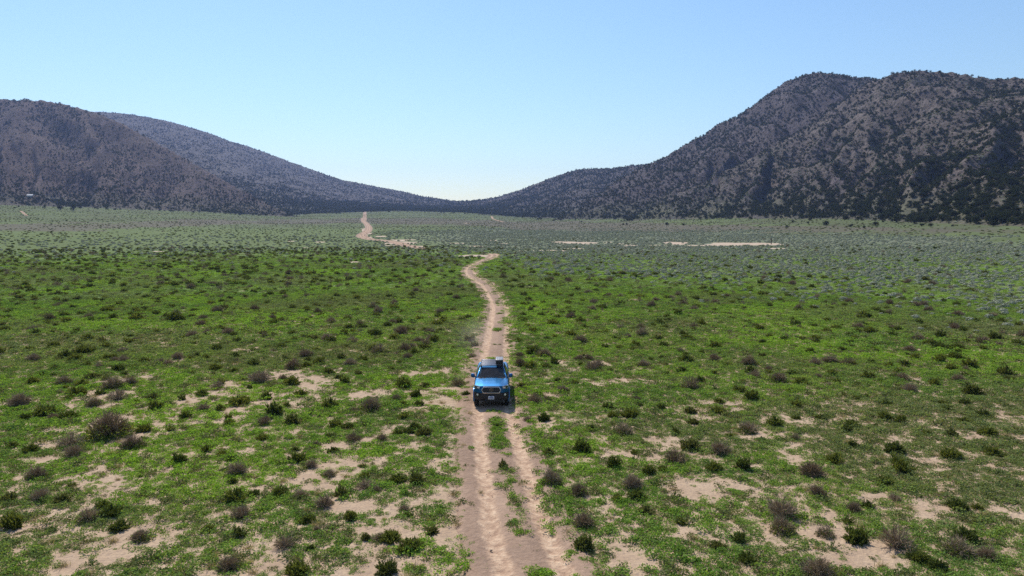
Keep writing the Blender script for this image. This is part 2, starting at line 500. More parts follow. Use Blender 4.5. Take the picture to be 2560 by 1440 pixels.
# column order: front columns then back columns, wrapping round; flip so that normals point up
quads = quads[:, ::-1]
qwho = np.zeros(len(quads), int)
W0 = WHO.ravel()
qwho = np.max(W0[quads], axis=1)

def ground_material():
    m, nt, out = new_mat('plain_soil_and_herbs')
    geo = nd(nt, 'ShaderNodeNewGeometry'); pos = geo.outputs['Position']
    at = nd(nt, 'ShaderNodeAttribute', attribute_name='cover')
    sep = nd(nt, 'ShaderNodeSeparateColor'); nt.links.new(at.outputs['Color'], sep.inputs[0])
    n1 = noise(nt, pos, 0.9, 5, 0.65); n2 = noise(nt, pos, 9.0, 4, 0.7); n3 = noise(nt, pos, 0.045, 4); n4 = noise(nt, pos, 2.6, 4, 0.7)
    n5 = noise(nt, pos, 0.35, 6, 0.75)
    sand = ramp(nt, n1, [(0.25, (0.35, 0.235, 0.150)), (0.5, (0.44, 0.310, 0.200)), (0.75, (0.51, 0.375, 0.250))])
    sand = mixc(nt, ramp(nt, n2, [(0.36, (0.75, 0.75, 0.75)), (0.55, (0, 0, 0))]), sand, (0.27, 0.19, 0.14))
    green = ramp(nt, n3, [(0.30, (0.165, 0.215, 0.052)), (0.5, (0.130, 0.200, 0.042)), (0.7, (0.175, 0.210, 0.066))])
    green = mixc(nt, ramp(nt, n4, [(0.35, (0.85, 0.85, 0.85)), (0.6, (0, 0, 0))]), green, (0.085, 0.115, 0.032))
    green = mixc(nt, ramp(nt, n5, [(0.50, (0, 0, 0)), (0.72, (0.75, 0.75, 0.75))]), green, (0.200, 0.240, 0.062))
    atd = nd(nt, 'ShaderNodeAttribute', attribute_name='dry')  # drier far scrub, plus the herbs' shade painted into the ground colour
    olive = ramp(nt, n4, [(0.3, (0.055, 0.058, 0.028)), (0.7, (0.098, 0.100, 0.050))])
    olive = mixc(nt, ramp(nt, n3, [(0.45, (0, 0, 0)), (0.65, (0.7, 0.7, 0.7))]), olive, (0.100, 0.128, 0.050))
    green = mixc(nt, mth(nt, 'MULTIPLY', atd.outputs['Fac'], 0.9), green, olive)
    sagec = ramp(nt, n4, [(0.3, (0.125, 0.130, 0.085)), (0.7, (0.180, 0.188, 0.135))])
    sagec = mixc(nt, ramp(nt, n3, [(0.40, (0, 0, 0)), (0.62, (0.6, 0.6, 0.6))]), sagec, (0.120, 0.150, 0.065))
    brownc = ramp(nt, n4, [(0.3, (0.085, 0.070, 0.050)), (0.7, (0.135, 0.112, 0.084))])
    palec = ramp(nt, n1, [(0.3, (0.38, 0.28, 0.195)), (0.7, (0.50, 0.385, 0.285))])
    # ragged edges: shift the cover values by fine noise before using them
    def rag(sock, lo, hi):
        v = mth(nt, 'ADD', sock, mth(nt, 'MULTIPLY', mth(nt, 'SUBTRACT', n4, 0.5), 0.5))
        mr = nd(nt, 'ShaderNodeMapRange', inp={1: lo, 2: hi}); mr.interpolation_type = 'SMOOTHSTEP'
        nt.links.new(v, mr.inputs[0]); return mr.outputs[0]
    c = mixc(nt, rag(sep.outputs[0], 0.25, 0.6), sand, green)
    c = mixc(nt, mth(nt, 'MULTIPLY', rag(sep.outputs[1], 0.2, 0.8), 0.85), c, sagec)
    c = mixc(nt, mth(nt, 'MULTIPLY', rag(sep.outputs[2], 0.2, 0.8), 0.8), c, brownc)
    c = mixc(nt, rag(at.outputs['Alpha'], 0.35, 0.6), c, palec)
    p = nd(nt, 'ShaderNodeBsdfPrincipled', inp={'Roughness': 0.95, 'Specular IOR Level': 0.1})
    nt.links.new(c, p.inputs['Base Color'])
    hgt = mth(nt, 'ADD', mth(nt, 'MULTIPLY', n2, 0.35), n4)
    b = nd(nt, 'ShaderNodeBump', inp={'Strength': 0.55, 'Distance': 0.12})
    nt.links.new(hgt, b.inputs['Height']); nt.links.new(b.outputs[0], p.inputs['Normal'])
    nt.links.new(p.outputs[0], out.inputs['Surface'])
    return m

def hill_material(name, soil_lo, soil_mid, soil_hi, grass):
    m, nt, out = new_mat(name)
    geo = nd(nt, 'ShaderNodeNewGeometry'); pos = geo.outputs['Position']
    n1 = noise(nt, pos, 0.022, 5, 0.6); n2 = noise(nt, pos, 0.16, 5, 0.7); n3 = noise(nt, pos, 0.007, 3)
    c = ramp(nt, n1, [(0.3, soil_lo), (0.5, soil_mid), (0.7, soil_hi)])
    c = mixc(nt, ramp(nt, n2, [(0.38, (0.8, 0.8, 0.8)), (0.56, (0, 0, 0))]), c, tuple(v * 0.5 for v in soil_lo))
    c = mixc(nt, ramp(nt, n2, [(0.56, (0, 0, 0)), (0.72, (0.6, 0.6, 0.6))]), c, tuple(min(1, v * 1.25) for v in soil_hi))
    n4 = noise(nt, pos, 0.05, 6, 0.75)
    c = mixc(nt, ramp(nt, n4, [(0.55, (0, 0, 0)), (0.63, (0.8, 0.8, 0.8))]), c, tuple(min(1, v * 1.75) for v in soil_mid))
    at = nd(nt, 'ShaderNodeAttribute', attribute_name='low')
    c = mixc(nt, mth(nt, 'MULTIPLY', at.outputs['Fac'], 0.75), c, grass)
    p = nd(nt, 'ShaderNodeBsdfPrincipled', inp={'Roughness': 0.95, 'Specular IOR Level': 0.1})
    nt.links.new(c, p.inputs['Base Color'])
    b = nd(nt, 'ShaderNodeBump', inp={'Strength': 0.8, 'Distance': 3.0})
    nt.links.new(n2, b.inputs['Height']); nt.links.new(b.outputs[0], p.inputs['Normal'])
    nt.links.new(p.outputs[0], out.inputs['Surface'])
    return m

HM = {
    'hill_near_left': hill_material('brown_hill_soil', (0.059, 0.040, 0.037), (0.084, 0.057, 0.051), (0.113, 0.082, 0.072), (0.080, 0.077, 0.051)),
    'hill_far_left': hill_material('far_hill_soil', (0.059, 0.050, 0.046), (0.080, 0.067, 0.061), (0.109, 0.094, 0.090), (0.076, 0.082, 0.055)),
    'hill_low_right': hill_material('low_hill_soil', (0.059, 0.049, 0.046), (0.080, 0.066, 0.061), (0.101, 0.084, 0.079), (0.071, 0.076, 0.051)),
    'hill_back_right': hill_material('back_hill_soil', (0.054, 0.042, 0.042), (0.077, 0.062, 0.061), (0.108, 0.087, 0.085), (0.088, 0.088, 0.055)),
    'hill_front_right': hill_material('front_hill_soil', (0.069, 0.054, 0.047), (0.101, 0.081, 0.070), (0.139, 0.112, 0.098), (0.113, 0.113, 0.063)),
}
def sub_sheet(name, sel, mat, attrs):
    q = quads[sel]
    used, inv = np.unique(q, return_inverse=True)
    me = mesh_np(name, VALL[used], inv.reshape(-1, 4), mat, True)
    for an, arr in attrs.items():
        if arr.ndim == 2:
            A = me.attributes.new(an, 'FLOAT_COLOR', 'POINT'); A.data.foreach_set('color', arr[used].astype(np.float32).ravel())
        else:
            A = me.attributes.new(an, 'FLOAT', 'POINT'); A.data.foreach_set('value', arr[used].astype(np.float32))
    o = link(name, me)
    o['kind'] = 'structure'
    return o
# height above the foot of the hills: grass grows between the trees low down
lowatt = 1 - sstep(4, 34, ground_z - np.repeat(plain_z(RR[:, None] * 0 + smooth_interp(AZw, foot_az, foot_r)[None, :], AZw[None, :] + RR[:, None] * 0), 1, axis=0).ravel())
lowatt = lowatt * (0.7 + 0.6 * fbm(gx / 60, gy / 60, 3, 77))
far_l = 1 - sstep(-0.15, 0.1, AG.ravel())
dry_shade = (sstep(140 + 220 * far_l, 330 + 330 * far_l, rr_) * (0.85 + 0.5 * fbm(gx / 60, gy / 60, 3, 79)))
dry_shade = np.maximum(dry_shade, 0.55 * sstep(170, 290, rr_))  # floor darkens far ground, standing in for the shade among herbs
ground = sub_sheet('ground', qwho == 0, ground_material(), {'cover': att, 'dry': np.clip(dry_shade, 0, 1)})
ground['label'] = 'green desert plain with sandy bare spots and silver sagebrush belt'
# close the small hole under the camera
nb_ = na
cV = np.concatenate([VALL[:na], [[0, 0, 0.0]]])
cF = np.stack([np.arange(na), np.full(na, na), np.roll(np.arange(na), -1)], 1)
for k, nm in enumerate(LAYERS):
    if (qwho == k + 1).any():
        sub_sheet(nm, qwho == k + 1, HM[nm], {'low': np.clip(lowatt, 0, 1)})
cap = link('ground_under_camera', mesh_np('ground_under_camera', cV, cF, ground.data.materials[0], True))
tag(cap, kind='structure')

# ------------------------------------------------------------------ dirt track
def track_material():
    m, nt, out = new_mat('rutted_sandy_track')
    geo = nd(nt, 'ShaderNodeNewGeometry'); pos = geo.outputs['Position']
    at = nd(nt, 'ShaderNodeAttribute', attribute_name='across')
    d = at.outputs['Fac']
    n1 = noise(nt, pos, 1.3, 5, 0.65); n2 = noise(nt, pos, 7.0, 5, 0.7); n3 = noise(nt, pos, 3.2, 4, 0.7); n4 = noise(nt, pos, 0.25, 3)
    dj = mth(nt, 'ADD', d, mth(nt, 'MULTIPLY', mth(nt, 'SUBTRACT', n1, 0.5), 0.55))
    ad = mth(nt, 'ABSOLUTE', dj)
    rut = mth(nt, 'ABSOLUTE', mth(nt, 'SUBTRACT', ad, 0.80))
    rutf = nd(nt, 'ShaderNodeMapRange', inp={1: 0.40, 2: 0.18}); rutf.interpolation_type = 'SMOOTHSTEP'; nt.links.new(rut, rutf.inputs[0])
    gravel = ramp(nt, n2, [(0.3, (0.190, 0.122, 0.085)), (0.7, (0.31, 0.208, 0.145))])
    tan = ramp(nt, n1, [(0.3, (0.37, 0.24, 0.160)), (0.7, (0.48, 0.33, 0.230))])
    pale = ramp(nt, n3, [(0.36, (0.32, 0.200, 0.132)), (0.5, (0.46, 0.305, 0.200)), (0.66, (0.60, 0.430, 0.290))])
    c = mixc(nt, ramp(nt, n4, [(0.35, (0.35, 0.35, 0.35)), (0.65, (0.85, 0.85, 0.85))]), tan, gravel)
    c = mixc(nt, rutf.outputs[0], c, pale)
    for cen, wd in ((-1.38, 0.30), (0.30, 0.26)):
        bd = nd(nt, 'ShaderNodeMapRange', inp={1: wd, 2: wd * 0.5}); bd.interpolation_type = 'SMOOTHSTEP'
        nt.links.new(mth(nt, 'ABSOLUTE', mth(nt, 'SUBTRACT', dj, cen)), bd.inputs[0])
        c = mixc(nt, mth(nt, 'MULTIPLY', bd.outputs[0], 0.5), c, gravel)
    p = nd(nt, 'ShaderNodeBsdfPrincipled', inp={'Roughness': 0.95, 'Specular IOR Level': 0.1})
    nt.links.new(c, p.inputs['Base Color'])
    b = nd(nt, 'ShaderNodeBump', inp={'Strength': 0.9, 'Distance': 0.10})
    nt.links.new(mth(nt, 'ADD', n3, mth(nt, 'MULTIPLY', n2, 0.4)), b.inputs['Height']); nt.links.new(b.outputs[0], p.inputs['Normal'])
    nt.links.new(p.outputs[0], out.inputs['Surface'])
    return m
TM = track_material()
def strip(name, P, half, amp=1.0, lift=0.0, mat=TM):
    d = np.gradient(P, axis=0); d /= np.linalg.norm(d, axis=1)[:, None] + 1e-9
    for _ in range(4):
        d = (np.roll(d, 1, 0) + d + np.roll(d, -1, 0)) / 3; d[0] = d[1]; d[-1] = d[-2]
    side = np.stack([d[:, 1], -d[:, 0]], 1)
    offs = np.array([-1.0, -0.86, -0.66, -0.56, -0.46, -0.38, -0.30, -0.20, -0.1, 0, 0.1, 0.20, 0.30, 0.38, 0.46, 0.56, 0.66, 0.86, 1.0]) * half
    n = len(P)
    X = P[:, None, 0] + side[:, None, 0] * offs; Y = P[:, None, 1] + side[:, None, 1] * offs
    wob = 1 + 0.10 * fbm(P[:, 0] / 3, P[:, 1] / 3, 3, 301)[:, None]
    z = sample_grid(ZP, X.ravel(), Y.ravel()).reshape(X.shape)
    prof = -0.11 * np.exp(-((np.abs(offs) - 0.80) / 0.26) ** 2) + 0.03 * np.exp(-((np.abs(offs) - 1.35) / 0.2) ** 2)
    prof = prof - 0.13 * sstep(0.85, 1.0, np.abs(offs) / half)
    z = z + (prof[None, :] + 0.03) * amp + lift + fbm(X / 0.8, Y / 0.8, 3, 305) * 0.035
    V = np.stack([X, Y, z], -1).reshape(-1, 3)
    k = len(offs); I = np.arange(n * k).reshape(n, k)
    Q = np.stack([I[:-1, :-1], I[:-1, 1:], I[1:, 1:], I[1:, :-1]], -1).reshape(-1, 4)
    me = mesh_np(name, V, Q, mat, True)
    A = me.attributes.new('across', 'FLOAT', 'POINT'); A.data.foreach_set('value', np.tile(offs, n).astype(np.float32))
    o = link(name, me); o['kind'] = 'structure'
    return o
trk1 = strip('dirt_track', TRK1, 1.95)
trk1['label'] = 'sandy two-rut track winding from the foreground past the pickup'
trk2 = strip('far_dirt_track', TRK2[::6], 3.2, 1.0, 0.06)
trk2['label'] = 'pale far stretch of the track climbing to the pass'
for nm, pts, hw in (('side_track', [(1210, 538), (1228, 541), (1232, 547), (1246, 552), (1262, 556), (1275, 558)], 1.6), ('hillfoot_track', [(40, 523), (52, 528), (60, 534), (66, 540), (58, 544)], 1.1)):
    h_ = hit([p[0] for p in pts], [p[1] for p in pts], ZP)[:, :2]
    s_ = strip(nm, catmull(h_, 6.0), hw, 1.0, 0.25)

print('terrain done')

# ------------------------------------------------------------------ plant prototypes
def unit(v): return v / (np.linalg.norm(v, axis=-1, keepdims=True) + 1e-9)

def diamonds(C, D, S, L, W):
    """leaf shapes: a diamond of length L along D and width W along S round each centre C"""
    n = len(C); L = np.broadcast_to(np.asarray(L, float), (n,))[:, None]; W = np.broadcast_to(np.asarray(W, float), (n,))[:, None]
    V = np.stack([C - D * L / 2, C + S * W / 2, C + D * L / 2, C - S * W / 2], 1).reshape(-1, 3)
    return V, np.arange(4 * n).reshape(-1, 4)

def rand_side(D, g):
    return unit(np.cross(D, g.normal(size=D.shape)))

def ribbons(P0, P1, P2, w0, w2, g):
    """thin stems of two segments"""
    s = rand_side(P2 - P0, g); n = len(P0)
    w0 = np.broadcast_to(np.asarray(w0, float), (n,))[:, None]; w2 = np.broadcast_to(np.asarray(w2, float), (n,))[:, None]; w1 = (w0 + w2) / 2
    V = np.stack([P0 - s * w0, P0 + s * w0, P1 + s * w1, P1 - s * w1, P2 + s * w2, P2 - s * w2], 1).reshape(-1, 3)
    b = np.arange(n)[:, None] * 6
    return V, np.concatenate([b + np.array([[0, 1, 2, 3]]), b + np.array([[3, 2, 4, 5]])])

def hemi(n, g, zmin=0.05, power=1.0):
    z = zmin + (1 - zmin) * g.random(n) ** power; a = g.random(n) * 2 * math.pi; s = np.sqrt(1 - z * z)
    return np.stack([s * np.cos(a), s * np.sin(a), z], 1)

def herb_mat(seed, n=150, mat='mat_leaf'):
    g = np.random.default_rng(seed)
    lobes = g.normal(size=(5, 2)) * 0.26
    k = g.integers(0, 5, n); q = g.random(n) ** 0.6 * 0.30; a = g.random(n) * 6.283
    x = lobes[k, 0] + q * np.cos(a); y = lobes[k, 1] + q * np.sin(a)
    z = 0.145 * (1 - (q / 0.34) ** 2) * (0.45 + 0.75 * g.random(n)) + 0.015
    C = np.stack([x, y, z], 1)
    D = unit(np.stack([g.normal(size=n), g.normal(size=n), 0.35 * g.normal(size=n) + 0.25], 1))
    V, Fq = diamonds(C, D, rand_side(D + np.array([0, 0, 0.0]), g), 0.065 + 0.06 * g.random(n), 0.04 + 0.035 * g.random(n))
    return mesh_np('herb_clump', V, Fq, M[mat])

def green_shrub(seed, n=120, per=14):
    g = np.random.default_rng(seed)
    d = hemi(n, g, 0.10, g.uniform(0.6, 1.1)); d[:, 2] *= g.uniform(0.75, 1.1)
    fq = g.uniform(1.4, 2.9)
    lump = 0.70 + g.uniform(0.25, 0.55) * perlin(d[:, 0] * fq + seed * 0.37, d[:, 1] * fq + d[:, 2], seed) + 0.18 * g.random(n)
    tip = d * lump[:, None] * 0.5
    root = np.stack([g.normal(size=n) * 0.06, g.normal(size=n) * 0.06, np.zeros(n)], 1)
    t = 0.42 + 0.60 * g.random((n, per)) ** 0.75
    C = root[:, None] * (1 - t[..., None]) + tip[:, None] * t[..., None] + g.normal(size=(n, per, 3)) * 0.022
    D = unit(np.repeat(d[:, None], per, 1) + g.normal(size=(n, per, 3)) * 0.42 + np.array([0, 0, 0.35])).reshape(-1, 3)
    C = C.reshape(-1, 3); C[:, 2] = np.maximum(C[:, 2], 0.02)
    V, Fq = diamonds(C, D, rand_side(D, g), 0.085 + 0.06 * g.random(len(C)), 0.026 + 0.018 * g.random(len(C)))
    fol = mesh_np('green_shrub', V, Fq, M['green_leaf'])
    m = 40; k = g.integers(0, n, m)
    V, Fq = ribbons(root[k], (root[k] + tip[k]) * 0.5 + np.array([0, 0, -0.03]), tip[k] * 0.85, 0.010, 0.003, g)
    return fol, mesh_np('woody_stems', V, Fq, M['stem'])

def dead_shrub(seed, n=190, with_green=False):
    g = np.random.default_rng(seed)
    d = hemi(n, g, 0.12, 0.8)
    lump = 0.72 + g.uniform(0.25, 0.5) * perlin(d[:, 0] * 1.8 + seed * 0.37, d[:, 1] * 1.8 + d[:, 2], seed) + 0.2 * g.random(n)
    tip = d * lump[:, None] * 0.5
    root = np.stack([g.normal(size=n) * 0.05, g.normal(size=n) * 0.05, np.zeros(n)], 1)
    mid = root * 0.5 + tip * 0.5 + g.normal(size=(n, 3)) * 0.03 + np.array([0, 0, 0.03])
    VV, FF = ribbons(root, mid, tip, 0.010, 0.0035, g)
    k = np.repeat(np.arange(n), 4); u = g.random(len(k))[:, None] * 0.75 + 0.05
    b0 = mid[k] * (1 - u) + tip[k] * u
    dd = unit(d[k] + g.normal(size=(len(k), 3)) * 0.55 + np.array([0, 0, 0.15]))
    ln = (0.08 + 0.13 * g.random(len(k)))[:, None]
    V2, F2 = ribbons(b0, b0 + dd * ln * 0.5, b0 + dd * ln + g.normal(size=(len(k), 3)) * 0.012, 0.0055, 0.002, g)
    VV = np.concatenate([VV, V2]); FF = np.concatenate([FF, F2 + n * 6])
    VV[:, 2] = np.maximum(VV[:, 2], 0.0)
    tw = mesh_np('dead_shrub', VV, FF, M['twig'])
    gr = None
    if with_green:
        m = 420
        h = hemi(m, g, 0.0, 1.6); q = 0.30 + 0.20 * g.random(m)
        side = np.array([g.normal(), g.normal(), 0]); side = unit(side[None])[0]
        C = h * q[:, None] * np.array([1, 1, 0.62]) + side * 0.10
        D = unit(h + g.normal(size=(m, 3)) * 0.5)
        V, Fq = diamonds(C, D, rand_side(D, g), 0.10, 0.035)
        gr = mesh_np('green_regrowth', V, Fq, M['green_leaf'])
    return tw, gr

def sagebrush(seed, n=330, ls=0.10):
    """silvery cushion: small leaves lying roughly along a lumpy dome"""
    g = np.random.default_rng(seed)
    d = hemi(n, g, 0.0, 0.85)
    fq = g.uniform(1.5, 2.6)
    lump = 0.85 + 0.28 * perlin(d[:, 0] * fq + seed * 0.37, d[:, 1] * fq + d[:, 2], seed)
    C = d * (lump * (0.82 + 0.18 * g.random(n)))[:, None] * 0.5 * np.array([1, 1, g.uniform(0.75, 0.95)])
    N = unit(d + g.normal(size=(n, 3)) * 0.35)
    D = rand_side(N, g)
    V, Fq = diamonds(C, D, unit(np.cross(N, D)), ls * (0.9 + 0.7 * g.random(n)), ls * (0.55 + 0.4 * g.random(n)))
    return mesh_np('sagebrush', V, Fq, M['sage_leaf'])

def juniper_crown(seed, n, ls, flat=0.85):
    """unit crown, 1 wide, from z 0.08 up; lobes on a lumpy dome"""
    g = np.random.default_rng(seed)
    nl = 11
    ld = hemi(nl, g, 0.1, 0.7)
    lc = ld * np.array([0.27, 0.27, 0.46]) * (0.7 + 0.45 * g.random(nl))[:, None] + np.array([0, 0, 0.14])
    lr = 0.16 + 0.10 * g.random(nl)
    k = g.integers(0, nl, n)
    d = unit(g.normal(size=(n, 3)))
    C = lc[k] + d * (lr[k] * (0.55 + 0.5 * g.random(n) ** 0.5))[:, None] * np.array([1, 1, flat])
    C[:, 2] = np.where(C[:, 2] < 0.03, 0.03 + 0.2 * g.random(n), C[:, 2])
    D = unit(d + g.normal(size=(n, 3)) * 0.7 + np.array([0, 0, 0.5]))
    V, Fq = diamonds(C, D, rand_side(D, g), ls * (0.8 + 0.7 * g.random(n)), ls * (0.5 + 0.35 * g.random(n)))
    return mesh_np('crown', V, Fq, M['juniper'])

def juniper_trunk(seed):
    g = np.random.default_rng(seed)
    V = []; Fq = []
    def limb(p, q, r0, r1):
        d = unit((q - p)[None])[0]; s = unit(np.cross(d, [0.3, 0.9, 0.1])[None])[0]; t = np.cross(d, s)
        b = len(V)
        for (c, r_) in ((p, r0), ((p + q) / 2 + g.normal(size=3) * 0.012, (r0 + r1) / 2), (q, r1)):
            for j in range(6):
                a = j * math.pi / 3; V.append(c + (s * math.cos(a) + t * math.sin(a)) * r_)
        for i in range(2):
            for j in range(6):
                Fq.append((b + i * 6 + j, b + i * 6 + (j + 1) % 6, b + i * 6 + 6 + (j + 1) % 6, b + i * 6 + 6 + j))
    top = np.array([g.normal() * 0.03, g.normal() * 0.03, 0.42])
    limb(np.array([0, 0, -0.06]), top, 0.050, 0.028)
    for i in range(5):
        a = i * 1.26 + g.random(); st = top * (0.35 + 0.12 * i)
        limb(st, st + np.array([math.cos(a) * 0.24, math.sin(a) * 0.24, 0.16 + 0.08 * g.random()]), 0.022, 0.008)
    return mesh_np('trunk', np.array(V), np.array(Fq), M['bark'])

M['herb_dull'] = leaf_mat('dull_herb_leaf', [(0.155, 0.175, 0.070), (0.205, 0.210, 0.095), (0.115, 0.155, 0.060), (0.24, 0.24, 0.11)], 0.32)
HERB = [herb_mat(100 + i) for i in range(6)] + [herb_mat(130 + i, 120, 'herb_dull') for i in range(2)]
GSH = [green_shrub(200 + i, [120, 90, 140, 70][i % 4]) for i in range(13)]
DSH = [dead_shrub(300 + i, [190, 130, 230][i % 3], with_green=(i % 2 == 0)) for i in range(10)]
SAG = [sagebrush(400 + i) for i in range(4)]
JC = [juniper_crown(500 + i, 620, 0.085) for i in range(5)]
JT = [juniper_trunk(520 + i) for i in range(5)]
JF = [juniper_crown(540 + i, 100, 0.17) for i in range(5)]
SF_G = [green_shrub(600 + i, 60, 7)[0] for i in range(4)]
SF_D = [dead_shrub(620 + i, 60)[0] for i in range(3)]
SF_S = [sagebrush(640 + i, 120, 0.17) for i in range(4)]
for me_ in SF_G:
    co = np.zeros(len(me_.vertices) * 3, np.float32); me_.vertices.foreach_get('co', co); co = co.reshape(-1, 4, 3)
    c_ = co.mean(axis=1, keepdims=True); co = c_ + (co - c_) * 1.6
    me_.vertices.foreach_set('co', co.ravel())

def scatter(name, meshes, P, scl, label=None, tilt=0.0):
    """one countless mass: copies of a few plants set on points"""
    n = len(P)
    if n == 0: return None
    pc = bpy.data.collections.new(name + '_kinds')
    for i, me in enumerate(meshes):
        pc.objects.link(bpy.data.objects.new('%s_kind' % name, me))
    me = bpy.data.meshes.new(name)
    me.vertices.add(n); me.vertices.foreach_set('co', np.asarray(P, np.float32).ravel())
    A = me.attributes.new('rot', 'FLOAT_VECTOR', 'POINT')
    rot = np.zeros((n, 3), np.float32); rot[:, 2] = rng.random(n) * 6.283
    if tilt: rot[:, :2] = rng.normal(size=(n, 2)) * tilt
    A.data.foreach_set('vector', rot.ravel())
    A = me.attributes.new('scl', 'FLOAT_VECTOR', 'POINT'); A.data.foreach_set('vector', np.asarray(scl, np.float32).ravel())
    A = me.attributes.new('pick', 'INT', 'POINT'); A.data.foreach_set('value', rng.integers(0, len(meshes), n).astype(np.int32))
    o = link(name, me); o['kind'] = 'stuff'
    if label: o['label'] = label
    ng = bpy.data.node_groups.new(name, 'GeometryNodeTree')
    ng.interface.new_socket('Geometry', in_out='INPUT', socket_type='NodeSocketGeometry')
    ng.interface.new_socket('Geometry', in_out='OUTPUT', socket_type='NodeSocketGeometry')
    gi = ng.nodes.new('NodeGroupInput'); go = ng.nodes.new('NodeGroupOutput')
    iop = ng.nodes.new('GeometryNodeInstanceOnPoints')
    ci = ng.nodes.new('GeometryNodeCollectionInfo')
    ci.inputs['Collection'].default_value = pc
    ci.inputs['Separate Children'].default_value = True
    ci.inputs['Reset Children'].default_value = True
    def na_(nm, dt):
        x = ng.nodes.new('GeometryNodeInputNamedAttribute'); x.data_type = dt; x.inputs['Name'].default_value = nm
        return [s for s in x.outputs if s.enabled][0]
    ng.links.new(gi.outputs[0], iop.inputs['Points'])
    ng.links.new(ci.outputs[0], iop.inputs['Instance'])
    iop.inputs['Pick Instance'].default_value = True
    ng.links.new(na_('pick', 'INT'), iop.inputs['Instance Index'])
    ng.links.new(na_('rot', 'FLOAT_VECTOR'), iop.inputs['Rotation'])
    ng.links.new(na_('scl', 'FLOAT_VECTOR'), iop.inputs['Scale'])
    ng.links.new(iop.outputs[0], go.inputs[0])
    md = o.modifiers.new('spread', 'NODES'); md.node_group = ng
    return o

def wedge(r0, r1, cell, half=R(40)):
    """jittered points over the part of the plain between two distances"""
    w = r1 * math.sin(half)
    xs = np.arange(-w, w, cell); ys = np.arange(r0 * math.cos(half), r1, cell)
    X, Y = np.meshgrid(xs, ys)
    X = X.ravel() + (rng.random(X.size) - 0.5) * cell; Y = Y.ravel() + (rng.random(Y.size) - 0.5) * cell
    r = np.hypot(X, Y); a = np.abs(np.arctan2(X, Y))
    k = (r >= r0) & (r < r1) & (a < half)
    return X[k], Y[k]

# ------------------------------------------------------------------ herb carpet (uncountable)
TRUCK_X, TRUCK_Y = -1.05, 34.4           # front bumper of the pickup
P_all = []; S_all = []
for r0, r1, cell, s0, s1 in ((14, 34, 0.25, 0.36, 0.85), (34, 58, 0.34, 0.50, 1.1), (58, 100, 0.60, 1.0, 1.9), (100, 275, 1.15, 1.6, 3.2)):
    X, Y = wedge(r0, r1, cell)
    g_, sg, br, pl, sd = cover_fields(X, Y)
    sdist = track_dist(X, Y, True); td = np.abs(sdist)
    pr = g_ * (1 - sg * 0.50) * (1 - pl) * (1 - sstep(150, 275, np.hypot(X, Y)))
    pr = np.maximum(pr, 0.20 * (r1 < 60) * (1 - pl))
    centre = (np.abs(sdist + 0.02) < 0.36) & (fbm(X / 1.1, Y / 1.1, 2, 401) > -0.28) & (Y < 75)
    pr = np.where((sdist > -1.42) & (sdist < 1.22), np.where(centre, np.where(Y < TRUCK_Y, 0.6, 0.12), 0.0), pr)
    edge_ = (td >= 1.4) & (td < 2.2)
    pr = np.where(edge_ & (pr > 0), np.where(sdist > 0, np.maximum(pr, 0.45), pr * 0.6), pr)
    under = (np.abs(X - TRUCK_X) < 1.1) & (Y > TRUCK_Y - 0.6) & (Y < TRUCK_Y + 5.6)
    pr = np.where(under, 0, pr)
    k = rng.random(len(X)) < pr
    X, Y, q = X[k], Y[k], (pr[k] * 0.6 + 0.4)
    s = (s0 + (s1 - s0) * rng.random(len(X)) ** 1.6) * q
    s = np.where(track_dist(X, Y) < 1.15, s * 0.95, s)
    P_all.append(np.stack([X, Y, sample_grid(ZP, X, Y) - 0.01], 1))
    S_all.append(np.stack([s, s, np.minimum(s, 1.0) * (0.5 + 0.9 * rng.random(len(X)) ** 1.5)], 1))
# the grassy crown between the ruts
ci = TRK1[(np.hypot(TRK1[:, 0], TRK1[:, 1]) < 95)]
ci = ci[rng.integers(0, len(ci), 1500)] + rng.normal(size=(1500, 2)) * np.array([0.14, 0.3])
gate = fbm(ci[:, 0] / 0.9, ci[:, 1] / 1.3, 2, 411) > np.where(ci[:, 1] < TRUCK_Y, 0.01, 0.30)
gate &= ~((ci[:, 1] > TRUCK_Y - 0.4) & (ci[:, 1] < TRUCK_Y + 5.6))
ci = ci[gate]; s = 0.28 + 0.42 * rng.random(len(ci)) ** 1.3
P_all.append(np.stack([ci[:, 0], ci[:, 1], sample_grid(ZP, ci[:, 0], ci[:, 1]) + 0.02], 1)); S_all.append(np.stack([s, s, s * (0.7 + 0.8 * rng.random(len(s)))], 1))
P_all = np.concatenate(P_all); S_all = np.concatenate(S_all)
print('herbs', len(P_all))
scatter('herb_carpet', HERB, P_all, S_all, 'low bright green herbs carpeting the sandy plain', 0.1)

# ------------------------------------------------------------------ dry grass tufts and stones between the herbs
def dry_tuft(seed):
    g = np.random.default_rng(seed); n = 46
    d = hemi(n, g, 0.35, 1.0); L = 0.10 + 0.14 * g.random(n)
    root = np.stack([g.normal(size=n) * 0.05, g.normal(size=n) * 0.05, np.zeros(n)], 1)
    tip = root + d * L[:, None]
    V, Fq = ribbons(root, (root + tip) / 2, tip + np.array([0, 0, -0.02]), 0.006, 0.002, g)
    return mesh_np('dry_tuft', V, Fq, M['straw'])
def stone(seed):
    g = np.random.default_rng(seed)
    V = []
    for k_, (z, q) in enumerate(((-0.2, 0.7), (0.15, 1.0), (0.5, 0.75), (0.68, 0.25))):
        for j in range(6):
            a = j * math.pi / 3 + 0.3 * k_; V.append((q * math.cos(a) * g.uniform(0.75, 1.2), q * math.sin(a) * g.uniform(0.75, 1.2), z * g.uniform(0.85, 1.15)))
    Fq = [(k_ * 6 + j, k_ * 6 + (j + 1) % 6, k_ * 6 + 6 + (j + 1) % 6, k_ * 6 + 6 + j) for k_ in range(3) for j in range(6)]
    return mesh_np('stone', np.array(V), np.array(Fq), M['stone'])
